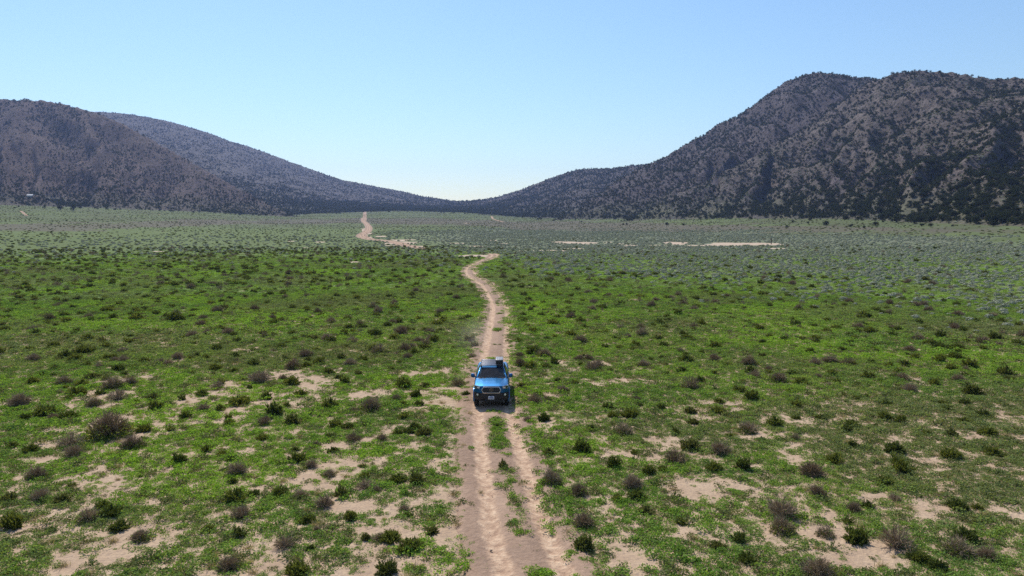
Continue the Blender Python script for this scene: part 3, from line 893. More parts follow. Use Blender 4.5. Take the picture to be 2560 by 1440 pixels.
M['straw'] = leaf_mat('dry_straw', [(0.36, 0.28, 0.15), (0.44, 0.36, 0.21), (0.30, 0.24, 0.14)], 0.3)
M['stone'] = leaf_mat('desert_stone', [(0.22, 0.17, 0.14), (0.34, 0.27, 0.22), (0.16, 0.12, 0.10), (0.42, 0.36, 0.31)], 0.0)
X, Y = wedge(15, 70, 0.8)
g_, sg, br, pl, sd = cover_fields(X, Y)
k = (rng.random(len(X)) < 0.30 + 0.3 * fbm(X / 7, Y / 7, 2, 431)) & (track_dist(X, Y) > 1.2)
X, Y = X[k], Y[k]; s = rng.uniform(0.5, 1.4, len(X))
scatter('dry_grass', [dry_tuft(700 + i) for i in range(4)], np.stack([X, Y, sample_grid(ZP, X, Y)], 1), np.stack([s, s, s], 1), 'dry straw-coloured grass tufts between the herbs')
X, Y = wedge(14, 45, 0.33)
k = (rng.random(len(X)) < 0.16)
X, Y = X[k], Y[k]; s = 0.010 + 0.035 * rng.random(len(X)) ** 3
td = track_dist(X, Y)
scatter('stones', [stone(720 + i) for i in range(4)], np.stack([X, Y, sample_grid(ZP, X, Y) + np.where(td < 1.9, 0.0, 0.0)], 1), np.stack([s, s, s * 0.8], 1), 'small scattered stones on the sandy soil')

# ------------------------------------------------------------------ shrubs at the places the photograph shows them
# px x, px y of the foot, width in px, kind
SHRUBS = '''129 870 30G|27 878 22G|77 905 34D|101 942 28G|134 926 27G|77 962 33G|152 963 40D|198 966 34G|182 991 48G|272 976 60D|285 1003 52D|37 1019 56D|105 1043 56G|54 1052 34G|163 1050 44G|128 1050 28D|227 1018 38D|258 1098 112D|385 1027 36G|505 1030 34D|548 1028 30G|592 1016 54G|500 991 32G|540 975 36D|645 960 56D|582 932 26G|585 895 28G|490 893 22G|397 912 28D|440 900 30D|355 907 28G|290 929 34G|305 906 30D|215 917 22G|303 883 28D|337 855 20D|210 854 36G|203 887 44G|250 856 26G|438 791 24D|540 783 32D|432 805 42G|336 802 36G|262 782 32G|226 803 20G|631 858 20G|540 877 28G|512 900 22G|475 902 20G|160 850 22G|55 757 20G|32 755 18G|161 757 18G|165 1122 56D|68 1132 44G|322 1124 62D|552 1142 32G|512 1132 34G|440 1160 38G|588 1192 60D|90 1256 46D|12 1258 44G|145 1260 42G|212 1308 56D|270 1296 54G|290 1332 52G|18 1325 66G|515 1332 34G|596 1300 50D|595 1346 36G|565 1430 60D|578 1258 70G|630 1243 30G|80 1200 44D|175 1145 45D|655 837 24G|729 837 22G|772 847 18G|788 880 24G|760 895 36D|730 925 42D|765 919 26G|712 904 24G|853 899 28G|907 905 28G|874 917 34D|944 885 40D|1000 838 38D|1062 864 30D|880 834 24G|965 803 18G|1030 808 18G|985 775 24G|932 774 28D|944 785 30D|1005 785 20G|1084 759 15G|1030 739 20G|1100 832 18G|1172 855 30G|1185 868 24G|1180 895 22D|819 937 30G|895 940 24G|858 960 28G|1006 972 46G|1062 970 28G|1143 966 34D|725 964 44G|748 992 32G|662 1000 34G|714 1019 24G|680 1043 54G|728 1064 40G|822 1023 48G|882 1032 28D|925 1030 62D|1038 995 32G|990 1003 28D|1008 1017 28G|1045 1016 27G|836 1073 36G|868 1075 34G|1010 1048 30G|1058 1090 40G|1165 990 22G|1244 1072 22G|735 1130 26G|830 1133 30G|992 1208 42G|1041 1212 46G|912 1198 34G|697 1243 42G|852 1248 42G|820 1195 36D|940 1232 26D|1258 1172 28G|708 1376 52D|772 1378 28G|972 1358 56G|1022 1382 64G|942 1355 34D|912 1353 28G|962 1442 58G|738 1448 70G|1078 1338 34G|775 1172 34D|1008 1278 24D|790 1330 20D|1296 856 24G|1335 888 38G|1361 892 38D|1300 893 22D|1302 918 32D|1327 922 36G|1365 922 26G|1387 913 28G|1448 903 28D|1472 902 24D|1452 916 16G|1480 928 38D|1498 928 22G|1428 798 28D|1405 786 16G|1462 823 24G|1427 842 30G|1307 791 22G|1327 780 20G|1395 957 20G|1437 961 22G|1305 971 26G|1337 1010 40D|1360 1055 34G|1318 1057 24D|1478 1078 30G|1521 1023 28G|1592 1006 28D|1577 1046 44G|1535 1046 34G|1563 1090 52D|1667 940 24G|1706 932 30G|1818 918 28G|1875 915 38D|1880 935 30G|1890 946 34D|1730 975 48D|1752 958 30G|1800 1010 28G|1882 1003 44G|1735 1062 32G|1728 1036 32G|1800 1036 40G|1655 1025 26G|1875 1085 46D|1660 868 26G|1735 820 22D|1768 818 16G|1908 860 22G|1715 890 20G|1907 895 24G|1672 805 20G|1755 805 16G|1457 1133 50G|1373 1140 34G|1381 1216 46T|1450 1242 48D|1692 1162 56D|1625 1188 40G|1660 1180 28G|1728 1128 48G|1805 1140 56D|1862 1178 48G|1790 1180 44G|1585 1225 50D|1548 1256 38G|1617 1288 42G|1595 1252 50G|1460 1380 62H|1460 1322 60D|1797 1376 38G|1850 1360 38G|1872 1412 44G|1692 1088 26G|2135 1120 36G|2094 1164 62G|2037 1196 70D|2260 1185 70G|2245 1136 54G|2385 1148 48G|2493 1142 48G|2050 1245 46D|2218 1215 48G|1963 1303 84D|1960 1336 58D|2147 1362 58H|2255 1382 92T|2405 1280 54G|2450 1278 34G|2430 1360 60G|2410 1395 80D|2058 1452 86D|2310 1412 60G|2355 1432 60G|2175 1275 40G|2480 1405 60D|2320 1090 28G|2385 1092 32G|2480 1092 48G|1942 1068 44G|2135 1070 36G|2217 1053 36G|2255 1060 34G|1993 1020 32G|1952 958 44D|2007 962 40G|2083 942 32G|2043 915 30D|2028 885 26G|1968 850 24D|2290 900 24G|2282 982 38D|2142 1000 22G|2166 996 24G|2115 993 18G|2340 965 28G|2438 948 20G|2147 965 20G|2374 1030 32G|2217 1015 28G|2418 1012 28G|2465 1045 40G|2327 781 26D|2312 767 24D|2227 763 22D|2126 759 24D|2088 767 18D|2045 746 20D|2225 787 22D|2180 835 32G|2127 842 22G|2508 807 24G|2445 807 22G|2485 795 22D|2398 792 26D|2230 920 26G|2268 918 34G|2418 928 22D|2550 865 30G'''
plants = []                               # (x, y, z, width, height, kind, hand placed)
for it in SHRUBS.split('|'):
    a_, b_, c_ = it.split()
    kind = c_[-1]; wpx = float(c_[:-1])
    p = hit(float(a_), float(b_) - 1, ZP)[0]
    depth = math.hypot(p[1], CAM_H)
    w = wpx / FPX * depth * (1.16 if wpx < 60 else 1.02)
    hgt = w * {'G': 0.78, 'D': 0.76, 'T': 1.0, 'H': 1.0}[kind] * random.uniform(0.9, 1.12)
    plants.append([p[0], p[1] + 0.25 * w, p[2], w, hgt, 'G' if kind in 'GH' else 'D', True])
hand = np.array([(p[0], p[1], p[3]) for p in plants])
# the smaller shrubs between them
def more(r0, r1, cell, dens, wlo, whi, pd):
    X, Y = wedge(r0, r1, cell, R(39))
    g_, sg, br, pl, sd = cover_fields(X, Y)
    clump = fbm(X / 13, Y / 13, 2, 501) * 1.1 + 0.9
    k = (rng.random(len(X)) < dens * clump * (1 - 0.8 * sg) * (1 - pl)) & (track_dist(X, Y) > 2.3)
    X, Y = X[k], Y[k]
    res = []
    Z = sample_grid(ZP, X, Y)
    for x, y, z in zip(X, Y, Z):
        if ((hand[:, 0] - x) ** 2 + (hand[:, 1] - y) ** 2 < (hand[:, 2] * 0.5 + 0.3) ** 2).any():
            continue
        if abs(x - TRUCK_X) < 1.6 and TRUCK_Y - 1 < y < TRUCK_Y + 6: continue
        w = wlo + (whi - wlo) * rng.random() ** 1.5
        res.append([x, y, z, w, w * rng.uniform(0.6, 0.9), 'D' if rng.random() < pd else 'G', False])
    return res
extra = more(17, 45, 1.2, 0.20, 0.28, 0.85, 0.3) + more(45, 110, 1.4, 0.46, 0.38, 1.3, 0.27) + more(110, 260, 1.9, 0.56, 0.55, 1.7, 0.27)
print('hand', len(plants), 'extra', len(extra))
size = lambda p: p[3] / math.hypot(p[0], p[1])
allp = plants + extra
single = []; rest = {'G': [], 'D': []}
for kd in 'GD':
    lst = sorted([p for p in allp if p[5] == kd], key=lambda p: (not p[6], -size(p)))
    lst = [p for p in lst if abs(math.atan2(p[0], p[1])) < R(37.5)]
    single += lst[:300 if kd == 'G' else 200]; rest[kd] = lst[300 if kd == 'G' else 200:]
    rest[kd] += [p for p in allp if p[5] == kd and abs(math.atan2(p[0], p[1])) >= R(37.5)]

def signed_track(x, y):
    d = np.hypot(TRK[:, 0] - x, TRK[:, 1] - y); i = int(d.argmin())
    return d[i], ('right' if x > TRK[i, 0] else 'left')
ONES = 'zero one two three four five six seven eight nine ten eleven twelve thirteen fourteen fifteen sixteen seventeen eighteen nineteen'.split()
TENS = ' ten twenty thirty forty fifty sixty seventy eighty ninety'.split(' ')
def card(n):
    if n < 20: return ONES[n]
    if n < 100: return TENS[n // 10] + ('-' + ONES[n % 10] if n % 10 else '')
    return ONES[n // 100] + '-hundred' + ('-' + card(n % 100) if n % 100 else '')
ODD = {'one': 'first', 'two': 'second', 'three': 'third', 'five': 'fifth', 'eight': 'eighth', 'nine': 'ninth', 'twelve': 'twelfth'}
def ordinal(n):
    if n == 1: return 'nearest'
    w = card(n).split('-'); l_ = w[-1]
    w[-1] = ODD.get(l_, l_[:-1] + 'ieth' if l_.endswith('y') else l_ + 'th')
    return '-'.join(w)
def row_labels(pts, names, step, ref='pickup'):
    """who is who: rows by distance from the pickup, then counted outwards from the track"""
    rows = {}
    for i, (x, y) in enumerate(pts):
        d, sd = signed_track(x, y)
        dy = y - (TRUCK_Y + 2.5)
        st = step if dy < 60 else step * 5
        rows.setdefault((int(round(dy / st) * st), sd), []).append((d, i))
    lab = [None] * len(pts)
    for (m_, sd), l_ in rows.items():
        al = 'level with the pickup' if m_ == 0 else ('%s metres %s' % (card(abs(m_)), 'nearer than the pickup' if m_ < 0 else 'beyond the pickup'))
        for k_, (d, i) in enumerate(sorted(l_)):
            lab[i] = '%s, %s %s of track, %s' % (names[i], ordinal(k_ + 1), sd, al)
    return lab
SZ = [(0.55, 'small'), (0.95, 'mid-sized'), (1.5, 'large'), (9, 'huge')]
def shrub_name(p):
    s_ = next(n for lim, n in SZ if p[3] < lim)
    return s_ + (' tall' if p[4] > p[3] else '') + (' green shrub' if p[5] == 'G' else ' grey twiggy shrub')
LAB = [None] * len(single)
for kd in 'GD':
    ii = [i for i, p in enumerate(single) if p[5] == kd]
    for i, l_ in zip(ii, row_labels([(single[j][0], single[j][1]) for j in ii], [shrub_name(single[j]) for j in ii], 2)):
        LAB[i] = l_
for i, p in enumerate(single):
    x, y, z, w, h, kd, hp = p
    big_enough = w / y * FPX > 30
    if kd == 'G':
        fol, st = GSH[i % len(GSH)]
        o = link('green_shrub', fol)
        if big_enough: link('woody_stems', st, o)
    else:
        tw, gr = DSH[i % len(DSH)]
        o = link('dead_shrub', tw)
        if gr: link('green_regrowth', gr, o)
    o.location = (x, y, z - 0.03)
    o.scale = (w * random.uniform(0.94, 1.1), w * random.uniform(0.94, 1.1), h * 1.45)
    o.rotation_euler = (random.uniform(-0.08, 0.08), random.uniform(-0.08, 0.08), random.uniform(0, 6.28))
    tag(o, LAB[i], 'shrub', 'dark green shrubs on the plain' if kd == 'G' else 'grey twiggy shrubs on the plain')
for kd, meshes, nm, lb in (('G', SF_G, 'far_green_shrubs', 'countless small dark green shrubs dotting the plain'), ('D', SF_D, 'far_grey_shrubs', 'countless small grey twiggy shrubs dotting the plain')):
    l_ = rest[kd]
    scatter(nm, meshes, [(p[0], p[1], p[2] - 0.03) for p in l_], [(p[3], p[3], p[4] * 1.5) for p in l_], lb, 0.06)

# ------------------------------------------------------------------ sagebrush belt
sx = []; sy = []; sw = []
for r0, r1, cell, wlo, whi in ((42, 120, 1.15, 0.6, 1.25), (120, 260, 1.5, 0.75, 1.45), (260, 620, 2.0, 0.8, 1.6)):
    X, Y = wedge(r0, r1, cell, R(39))
    g_, sg, br, pl, sd = cover_fields(X, Y)
    td = track_dist(X, Y)
    pr = sg * np.clip(0.75 + 0.8 * fbm(X / 30, Y / 30, 3, 551), 0.1, 1) * (1 - pl)
    pr = np.where((r1 < 125), pr * 0.9, pr)
    k = (rng.random(len(X)) < pr) & (td > 2.6) & (who_at(X, Y) == 0)
    sx.append(X[k]); sy.append(Y[k]); sw.append((wlo + (whi - wlo) * rng.random(k.sum()) ** 1.4) * (1 + 0.35 * fbm(X[k] / 20, Y[k] / 20, 2, 561)))
# low scrub on the fans beyond the belt
fx_, fy_ = wedge(230, 1500, 4.2, R(39))
fg_, fs_, fb_, fpl_, _ = cover_fields(fx_, fy_)
fk = (rng.random(len(fx_)) < np.clip(0.5 + 0.9 * fbm(fx_ / 70, fy_ / 70, 3, 571), 0.08, 1) * (1 - 0.7 * fs_) * (1 - fpl_)) & (who_at(fx_, fy_) == 0) & (track_dist(fx_, fy_) > 5)
fx_, fy_ = fx_[fk], fy_[fk]; fw_ = rng.uniform(0.6, 1.7, len(fx_))
scatter('fan_scrub', SF_G + SF_D[:1], np.stack([fx_, fy_, sample_grid(ZP, fx_, fy_) - 0.03], 1), np.stack([fw_, fw_, fw_ * 0.8], 1), 'low dull scrub on the slopes below the hills')
sx = np.concatenate(sx); sy = np.concatenate(sy); sw = np.concatenate(sw)
sz = sample_grid(ZP, sx, sy)
order = np.argsort(-(sw / np.hypot(sx, sy)) * (np.abs(np.arctan2(sx, sy)) < R(36.3)))
print('sage', len(sx))
SL = row_labels([(sx[i], sy[i]) for i in order[:300]], ['silver-grey sagebrush'] * 300, 4)
for c_, i in enumerate(order[:300]):
    o = link('sagebrush', SAG[int(i) % 4])
    o.location = (sx[i], sy[i], sz[i] - 0.03)
    w = sw[i]; o.scale = (w, w, w * 1.0)
    o.rotation_euler = (0, 0, random.uniform(0, 6.28))
    tag(o, SL[c_], 'sagebrush', 'silver sagebrush cushions at the near edge of the belt')
rs_ = order[300:]
scatter('sagebrush_belt', SF_S, np.stack([sx, sy, sz - 0.03], 1)[rs_], np.stack([sw, sw, sw * 0.95], 1)[rs_], 'silver-grey sagebrush belt across the middle of the plain')

# ------------------------------------------------------------------ junipers
def hill_points(n, r0, r1, a0, a1):
    """points spread evenly over land area between two bearings"""
    r = np.sqrt(rng.random(n) * (r1 ** 2 - r0 ** 2) + r0 ** 2); a = a0 + rng.random(n) * (a1 - a0)
    return r * np.sin(a), r * np.cos(a)
tx = []; ty = []; tw_ = []
# hollows of the slopes hold more trees than the ribs
HOL = np.zeros_like(ZALL)
dj_ = 8
HOL[:, dj_:-dj_] = (ZALL[:, 2 * dj_:] + ZALL[:, :-2 * dj_] - 2 * ZALL[:, dj_:-dj_]) / (RG[:, dj_:-dj_] * R(1.0)) * 2.2
HOL = np.clip(HOL, -0.45, 0.5)
for (r0, r1, a0, a1, n) in ((300, 700, 8, 40, 24000), (700, 1350, -40, 40, 105000), (1350, 1950, -40, 26, 85000), (1950, 3050, -38, 20, 100000)):
    X, Y = hill_points(n, r0, r1, R(a0), R(a1))
    wh = who_at(X, Y); zz = sample_grid(ZALL, X, Y)
    r = np.hypot(X, Y); a = np.arctan2(X, Y)
    F = smooth_interp(a, foot_az, foot_r); Zf = smooth_interp(a, foot_az, foot_z)
    up = zz - Zf
    cl = fbm(X / 90, Y / 90, 4, 701); cl2 = fbm(X / 260, Y / 260, 3, 707); fn = fbm(X / 30, Y / 30, 2, 703)
    pr = np.zeros(n)
    d1 = np.array([0.0, 0.40, 0.44, 0.70, 0.78, 0.60])[wh]
    amp_ = np.array([0, 0.85, 0.6, 0.4, 0.45, 0.45])[wh]
    pr = d1 + cl * amp_ + cl2 * amp_ * 0.5 + fn * 0.35 + sample_grid(HOL, X, Y) * 0.40
    # lower flank of the left hill is thickly wooded, its upper slopes are sparse
    pr = np.where(wh == 1, pr + 0.45 * (1 - sstep(10, 60, up)) - 0.05 * sstep(60, 120, up), pr)
    pr = np.where(wh == 2, pr + 0.40 * (1 - sstep(10, 70, up)), pr)
    pr = np.where(wh >= 3, np.clip(pr, 0.12, 0.95), np.clip(pr, 0.06, 0.95))
    pr = np.where(wh == 0, np.where((r > F * 0.93), 0.03 + 0.25 * sstep(0.97, 1.04, r / F), 0.0), pr)
    k = rng.random(n) < pr * 0.9
    tx.append(X[k]); ty.append(Y[k])
    w = (1.2 + 4.0 * rng.random(k.sum()) ** 1.7) * np.where(r[k] > 900, 0.85, 1.0) * np.where(wh[k] == 1, 0.85, 1.0) * (1 + 0.25 * (r[k] > 1500))
    tw_.append(w)
tx = np.concatenate(tx); ty = np.concatenate(ty); tw_ = np.concatenate(tw_)
hx = []; hy = []
for (r0, r1, a0, a1, n) in ((330, 1000, 5, 38, 52000), (1000, 1700, -38, 38, 52000)):
    X, Y = hill_points(n, r0, r1, R(a0), R(a1))
    k = (who_at(X, Y) > 0) & (rng.random(n) < np.clip(0.65 + 0.8 * fbm(X / 50, Y / 50, 3, 741), 0.1, 1))
    hx.append(X[k]); hy.append(Y[k])
hx = np.concatenate(hx); hy = np.concatenate(hy); hw_ = rng.uniform(0.8, 2.2, len(hx))
scatter('hill_scrub', SF_G + SF_S[:2], np.stack([hx, hy, sample_grid(ZALL, hx, hy) - 0.1], 1), np.stack([hw_, hw_, hw_ * 0.85], 1), 'low grey-green scrub speckling the hillsides')
# lone trees on the fan in front of the hills: px x, px y, width px
lone = [(1558, 563, 7), (1566, 563, 8), (1667, 564, 12), (1709, 564, 8), (1900, 569, 7), (1966, 569, 9), (2065, 564, 17), (1982, 557, 8), (2020, 559, 7), (2125, 568, 9), (2130, 566, 8), (2160, 570, 9), (2188, 565, 18), (2304, 566, 12), (2326, 566, 12),
        (150, 525, 16), (184, 526, 16), (201, 522, 8), (37, 521, 6), (665, 540, 8), (600, 539, 5), (1110, 533, 5), (1020, 530, 6), (972, 531, 5), (1344, 550, 8), (1352, 549, 9), (1384, 553, 9), (1402, 552, 7), (1454, 556, 6), (2482, 561, 40), (2440, 560, 24), (2330, 552, 20), (2240, 556, 26), (2385, 545, 22), (2545, 548, 26)]
lh = hit([l[0] for l in lone], [l[1] for l in lone])
lw = np.array([l[2] / FPX * math.hypot(h[0], h[1]) * 0.93 for l, h in zip(lone, lh)])
tx = np.concatenate([lh[:, 0], tx]); ty = np.concatenate([lh[:, 1], ty]); tw_ = np.concatenate([lw, tw_])
tz = sample_grid(ZALL, tx, ty)
tr = np.hypot(tx, ty)
score = tw_ / tr * (np.abs(np.arctan2(tx, ty)) < R(36.4)); score[:len(lone)] += 1
# a tree that the land hides does not count among the largest in view
order = np.argsort(-score)
print('trees', len(tx))
HN = ['on the plain at the hill foot'] + ['on the brown left hill', 'on the far left hill', 'on the low middle hill', 'on the back right hill', 'on the front right hill']
twho = who_at(tx, ty)
HN = ['on the plain', 'on the near left hill', 'on the far left hill', 'on the low middle hill', 'on the back right hill', 'on the front right hill']
top = order[:300]
tl = {}
for c_, i in enumerate(top):
    tl.setdefault((int(twho[i]), int(tr[i] // 25)), []).append((math.atan2(tx[i], ty[i]), c_))
TL = [None] * 300
for wk in sorted(set(k_[0] for k_ in tl)):
    for rank, kk in enumerate(sorted(k_ for k_ in tl if k_[0] == wk)):
        for n_, (az_, c_) in enumerate(sorted(tl[kk])):
            w = tw_[top[c_]]
            TL[c_] = '%s juniper %s, %s row from its foot, %s from the left' % ('small' if w < 3.2 else ('mid-sized' if w < 4.8 else 'large'), HN[wk], ordinal(rank + 1), ordinal(n_ + 1).replace('nearest', 'first'))
for c_, i in enumerate(top):
    w = tw_[i]; h = w * random.uniform(0.72, 1.05)
    r_ = bpy.data.objects.new('juniper_tree', None); COL.objects.link(r_)
    r_.empty_display_size = 0.5
    r_.location = (tx[i], ty[i], tz[i] - 0.15)
    r_.rotation_euler = (0, 0, random.uniform(0, 6.28)); r_.scale = (w * 1.15, w * 1.15, h * 1.15)
    link('crown', JC[c_ % 5], r_); link('trunk', JT[c_ % 5], r_)
    tag(r_, TL[c_], 'tree', 'juniper trees on and below the hills')
rs_ = order[300:]
hs = tw_ * rng.uniform(0.7, 1.1, len(tw_))
scatter('juniper_woods', JF, np.stack([tx, ty, tz - 0.2], 1)[rs_], np.stack([tw_ * 1.15, tw_ * 1.15, hs * 1.15], 1)[rs_], 'dark juniper woods spotting the hillsides')
print('plants done')

# ------------------------------------------------------------------ pickup truck (faces the camera, so its length runs away along +Y)
def paint_mat():
    m, nt, out = new_mat('blue_metallic_paint')
    p = nd(nt, 'ShaderNodeBsdfPrincipled', inp={'Metallic': 0.9, 'Roughness': 0.42, 'Coat Weight': 0.6, 'Coat Roughness': 0.06})
    tc = nd(nt, 'ShaderNodeTexCoord')
    fl = noise(nt, tc.outputs['Object'], 900, 1); du = noise(nt, tc.outputs['Object'], 2.2, 5, 0.7)
    c = ramp(nt, fl, [(0.35, (0.0025, 0.080, 0.22)), (0.65, (0.004, 0.125, 0.30))])
    sepx = nd(nt, 'ShaderNodeSeparateXYZ'); nt.links.new(tc.outputs['Object'], sepx.inputs[0])
    low = nd(nt, 'ShaderNodeMapRange', inp={1: 0.95, 2: 0.4, 3: 0.0, 4: 0.22}); nt.links.new(sepx.outputs['Z'], low.inputs[0])
    dust = mth(nt, 'MULTIPLY', low.outputs[0], ramp(nt, du, [(0.4, (0, 0, 0)), (0.65, (1, 1, 1))]))
    c = mixc(nt, dust, c, (0.30, 0.22, 0.16))
    nt.links.new(c, p.inputs['Base Color'])
    nt.links.new(p.outputs[0], out.inputs['Surface'])
    return m
def glass_mat():
    m, nt, out = new_mat('tinted_glass')
    t = nd(nt, 'ShaderNodeBsdfTransparent', inp={0: (0.42, 0.47, 0.45, 1)})
    g_ = nd(nt, 'ShaderNodeBsdfGlossy', inp={'Roughness': 0.02})
    tc = nd(nt, 'ShaderNodeTexCoord'); du = noise(nt, tc.outputs['Object'], 3.0, 4)
    fr = nd(nt, 'ShaderNodeFresnel', inp={0: 1.5})
    d = nd(nt, 'ShaderNodeBsdfDiffuse', inp={0: (0.35, 0.30, 0.25, 1)})
    a_ = nd(nt, 'ShaderNodeMixShader'); nt.links.new(fr.outputs[0], a_.inputs[0]); nt.links.new(t.outputs[0], a_.inputs[1]); nt.links.new(g_.outputs[0], a_.inputs[2])
    b_ = nd(nt, 'ShaderNodeMixShader'); nt.links.new(mth(nt, 'MULTIPLY', du, 0.12), b_.inputs[0]); nt.links.new(a_.outputs[0], b_.inputs[1]); nt.links.new(d.outputs[0], b_.inputs[2])
    nt.links.new(b_.outputs[0], out.inputs['Surface'])
    return m
PM = dict(paint=paint_mat(), glass=glass_mat(), black=plain('black_plastic_and_shade', (0.018, 0.018, 0.02), 0.5), rubber=plain('tyre_rubber', (0.022, 0.020, 0.019), 0.9, bump=0.4),
          alloy=plain('grey_alloy', (0.25, 0.25, 0.26), 0.35, 0.9), chrome=plain('satin_chrome', (0.62, 0.63, 0.65), 0.22, 0.95, var=0.05), lamp=plain('headlamp_lens', (0.75, 0.77, 0.80), 0.12, 0.35, coat=1.0, var=0.05),
          reflector=plain('lamp_reflector', (0.25, 0.26, 0.28), 0.15, 0.9), white=plain('plate_white', (0.78, 0.78, 0.80), 0.4, var=0.03), ink=plain('plate_blue_ink', (0.03, 0.05, 0.22), 0.5), rack=plain('rack_black_aluminium', (0.035, 0.035, 0.040), 0.35, 0.3),
          slat=plain('rack_slat_aluminium', (0.20, 0.20, 0.23), 0.40, 0.7), seat=plain('dark_seat_cloth', (0.05, 0.05, 0.055), 0.9), dash=plain('dash_plastic', (0.06, 0.058, 0.055), 0.7), paper=plain('pale_dash_papers', (0.5, 0.5, 0.47), 0.8), red=plain('tail_lamp_red', (0.35, 0.01, 0.01), 0.2, coat=1.0),
          case=plain('grey_case_lid', (0.20, 0.20, 0.215), 0.45), case_dark=plain('black_case_shell', (0.02, 0.02, 0.022), 0.5))

LIFT = 0.16
truck = bpy.data.objects.new('pickup_truck', None); COL.objects.link(truck)
tz0 = float(sample_grid(ZP, np.array([TRUCK_X]), np.array([TRUCK_Y + 0.95]))[0]) - 0.05
truck.location = (TRUCK_X, TRUCK_Y, tz0); truck.empty_display_size = 0.5
truck.rotation_euler = (0, 0, R(0.6)); truck.scale = (0.96, 1, 1)
tag(truck, 'blue four-door pickup truck with roof rack driving towards us along the track', 'pickup')

def tpart(name, V, Fc, mat, parent=truck, smooth=True, sub=0, bev=0.0):
    me = bpy.data.meshes.new(name)
    me.from_pydata([tuple(v) for v in V], [], [tuple(f) for f in Fc]); me.update()
    import bmesh as _bm
    b = _bm.new(); b.from_mesh(me); _bm.ops.recalc_face_normals(b, faces=b.faces[:]); b.to_mesh(me); b.free()
    if smooth:
        me.polygons.foreach_set('use_smooth', np.ones(len(me.polygons), bool))
    me.materials.append(mat)
    o = link(name, me, parent)
    if bev:
        md = o.modifiers.new('round', 'BEVEL'); md.width = bev; md.segments = 2; md.limit_method = 'ANGLE'; md.angle_limit = R(35)
    if smooth:
        md = o.modifiers.new('split', 'EDGE_SPLIT'); md.split_angle = R(38)
    return o
def box_vf(x0, x1, y0, y1, z0, z1):
    return [(x0, y0, z0), (x1, y0, z0), (x1, y1, z0), (x0, y1, z0), (x0, y0, z1), (x1, y0, z1), (x1, y1, z1), (x0, y1, z1)], [(0, 1, 2, 3), (4, 5, 6, 7), (0, 1, 5, 4), (1, 2, 6, 5), (2, 3, 7, 6), (3, 0, 4, 7)]
def tbox(name, b, mat, parent=truck, bev=0.012):
    return tpart(name, *box_vf(*b), mat, parent, True, bev=bev)
def loft(secs, closed=True, caps=True):
    k = len(secs[0]); V = [p for s_ in secs for p in s_]; Fc = []
    for i in range(len(secs) - 1):
        for j in range(k if closed else k - 1):
            Fc.append((i * k + j, i * k + (j + 1) % k, (i + 1) * k + (j + 1) % k, (i + 1) * k + j))
    if caps and closed:
        Fc.append(tuple(range(k))); Fc.append(tuple(range((len(secs) - 1) * k, len(secs) * k)))
    return V, Fc
def tube(name, pts, rad, mat, parent, n=8):
    secs = []
    for i, p in enumerate(pts):
        p = Vector(p); d = (Vector(pts[min(i + 1, len(pts) - 1)]) - Vector(pts[max(i - 1, 0)])).normalized()
        s_ = d.cross(Vector((0.13, 0.21, 0.97))).normalized(); t_ = d.cross(s_)
        secs.append([tuple(p + (s_ * math.cos(a) + t_ * math.sin(a)) * rad) for a in [j * 2 * math.pi / n for j in range(n)]])
    return tpart(name, *loft(secs), mat, parent)

AX_F, AX_R, WR = 0.93, 4.17, 0.40
ZB = LIFT
def arch(y):
    for yc in (AX_F, AX_R):
        d = abs(y - yc)
        if d < 0.50: return math.sqrt(0.50 ** 2 - d * d) + WR - 0.01
    return 0
def hw(y): return float(np.interp(y, [0.26, 0.45, 0.7, 1.3, 3.7, 5.0, 5.3, 5.39], [0.90, 0.925, 0.94, 0.945, 0.945, 0.94, 0.925, 0.90]))
def ztop(y): return ZB + float(np.interp(y, [0.26, 0.6, 1.35, 1.5, 3.72, 3.78, 5.39], [1.03, 1.09, 1.17, 1.18, 1.20, 1.22, 1.22]))
# body shell: sides, wings and load bed, with wheel arches cut in
ys = sorted(set([round(v, 3) for v in list(np.arange(0.26, 5.40, 0.045)) + [5.39]]))
secs = []
for y in ys:
    w = hw(y); zt = ztop(y); zb = max(ZB + 0.36, arch(y))
    pr = [(0.80 * w, zt), (0.90 * w, zt - 0.025), (0.965 * w, zt - 0.09), (1.0 * w, zt - 0.24), (1.005 * w, zt - 0.38), (0.992 * w, ZB + 0.60), (0.975 * w, ZB + 0.45), (0.95 * w, ZB + 0.36)]
    pr = [(x, max(z, zb)) for x, z in pr] + [(0.66 * w, zb)]
    pr.append((0.66 * w, zt - 0.02))
    secs.append([(x, y, z) for x, z in pr])
tpart('body_side', *loft(secs), PM['paint'])
tpart('body_side', *loft([[(-x, y, z) for x, y, z in s_] for s_ in secs]), PM['paint'])
tbox('chassis', (-0.60, 0.60, 0.35, 5.2, ZB + 0.33, ZB + 0.62), PM['black'])
tbox('engine_bay', (-0.66, 0.66, 0.30, 1.35, ZB + 0.6, ZB + 0.98), PM['black'])
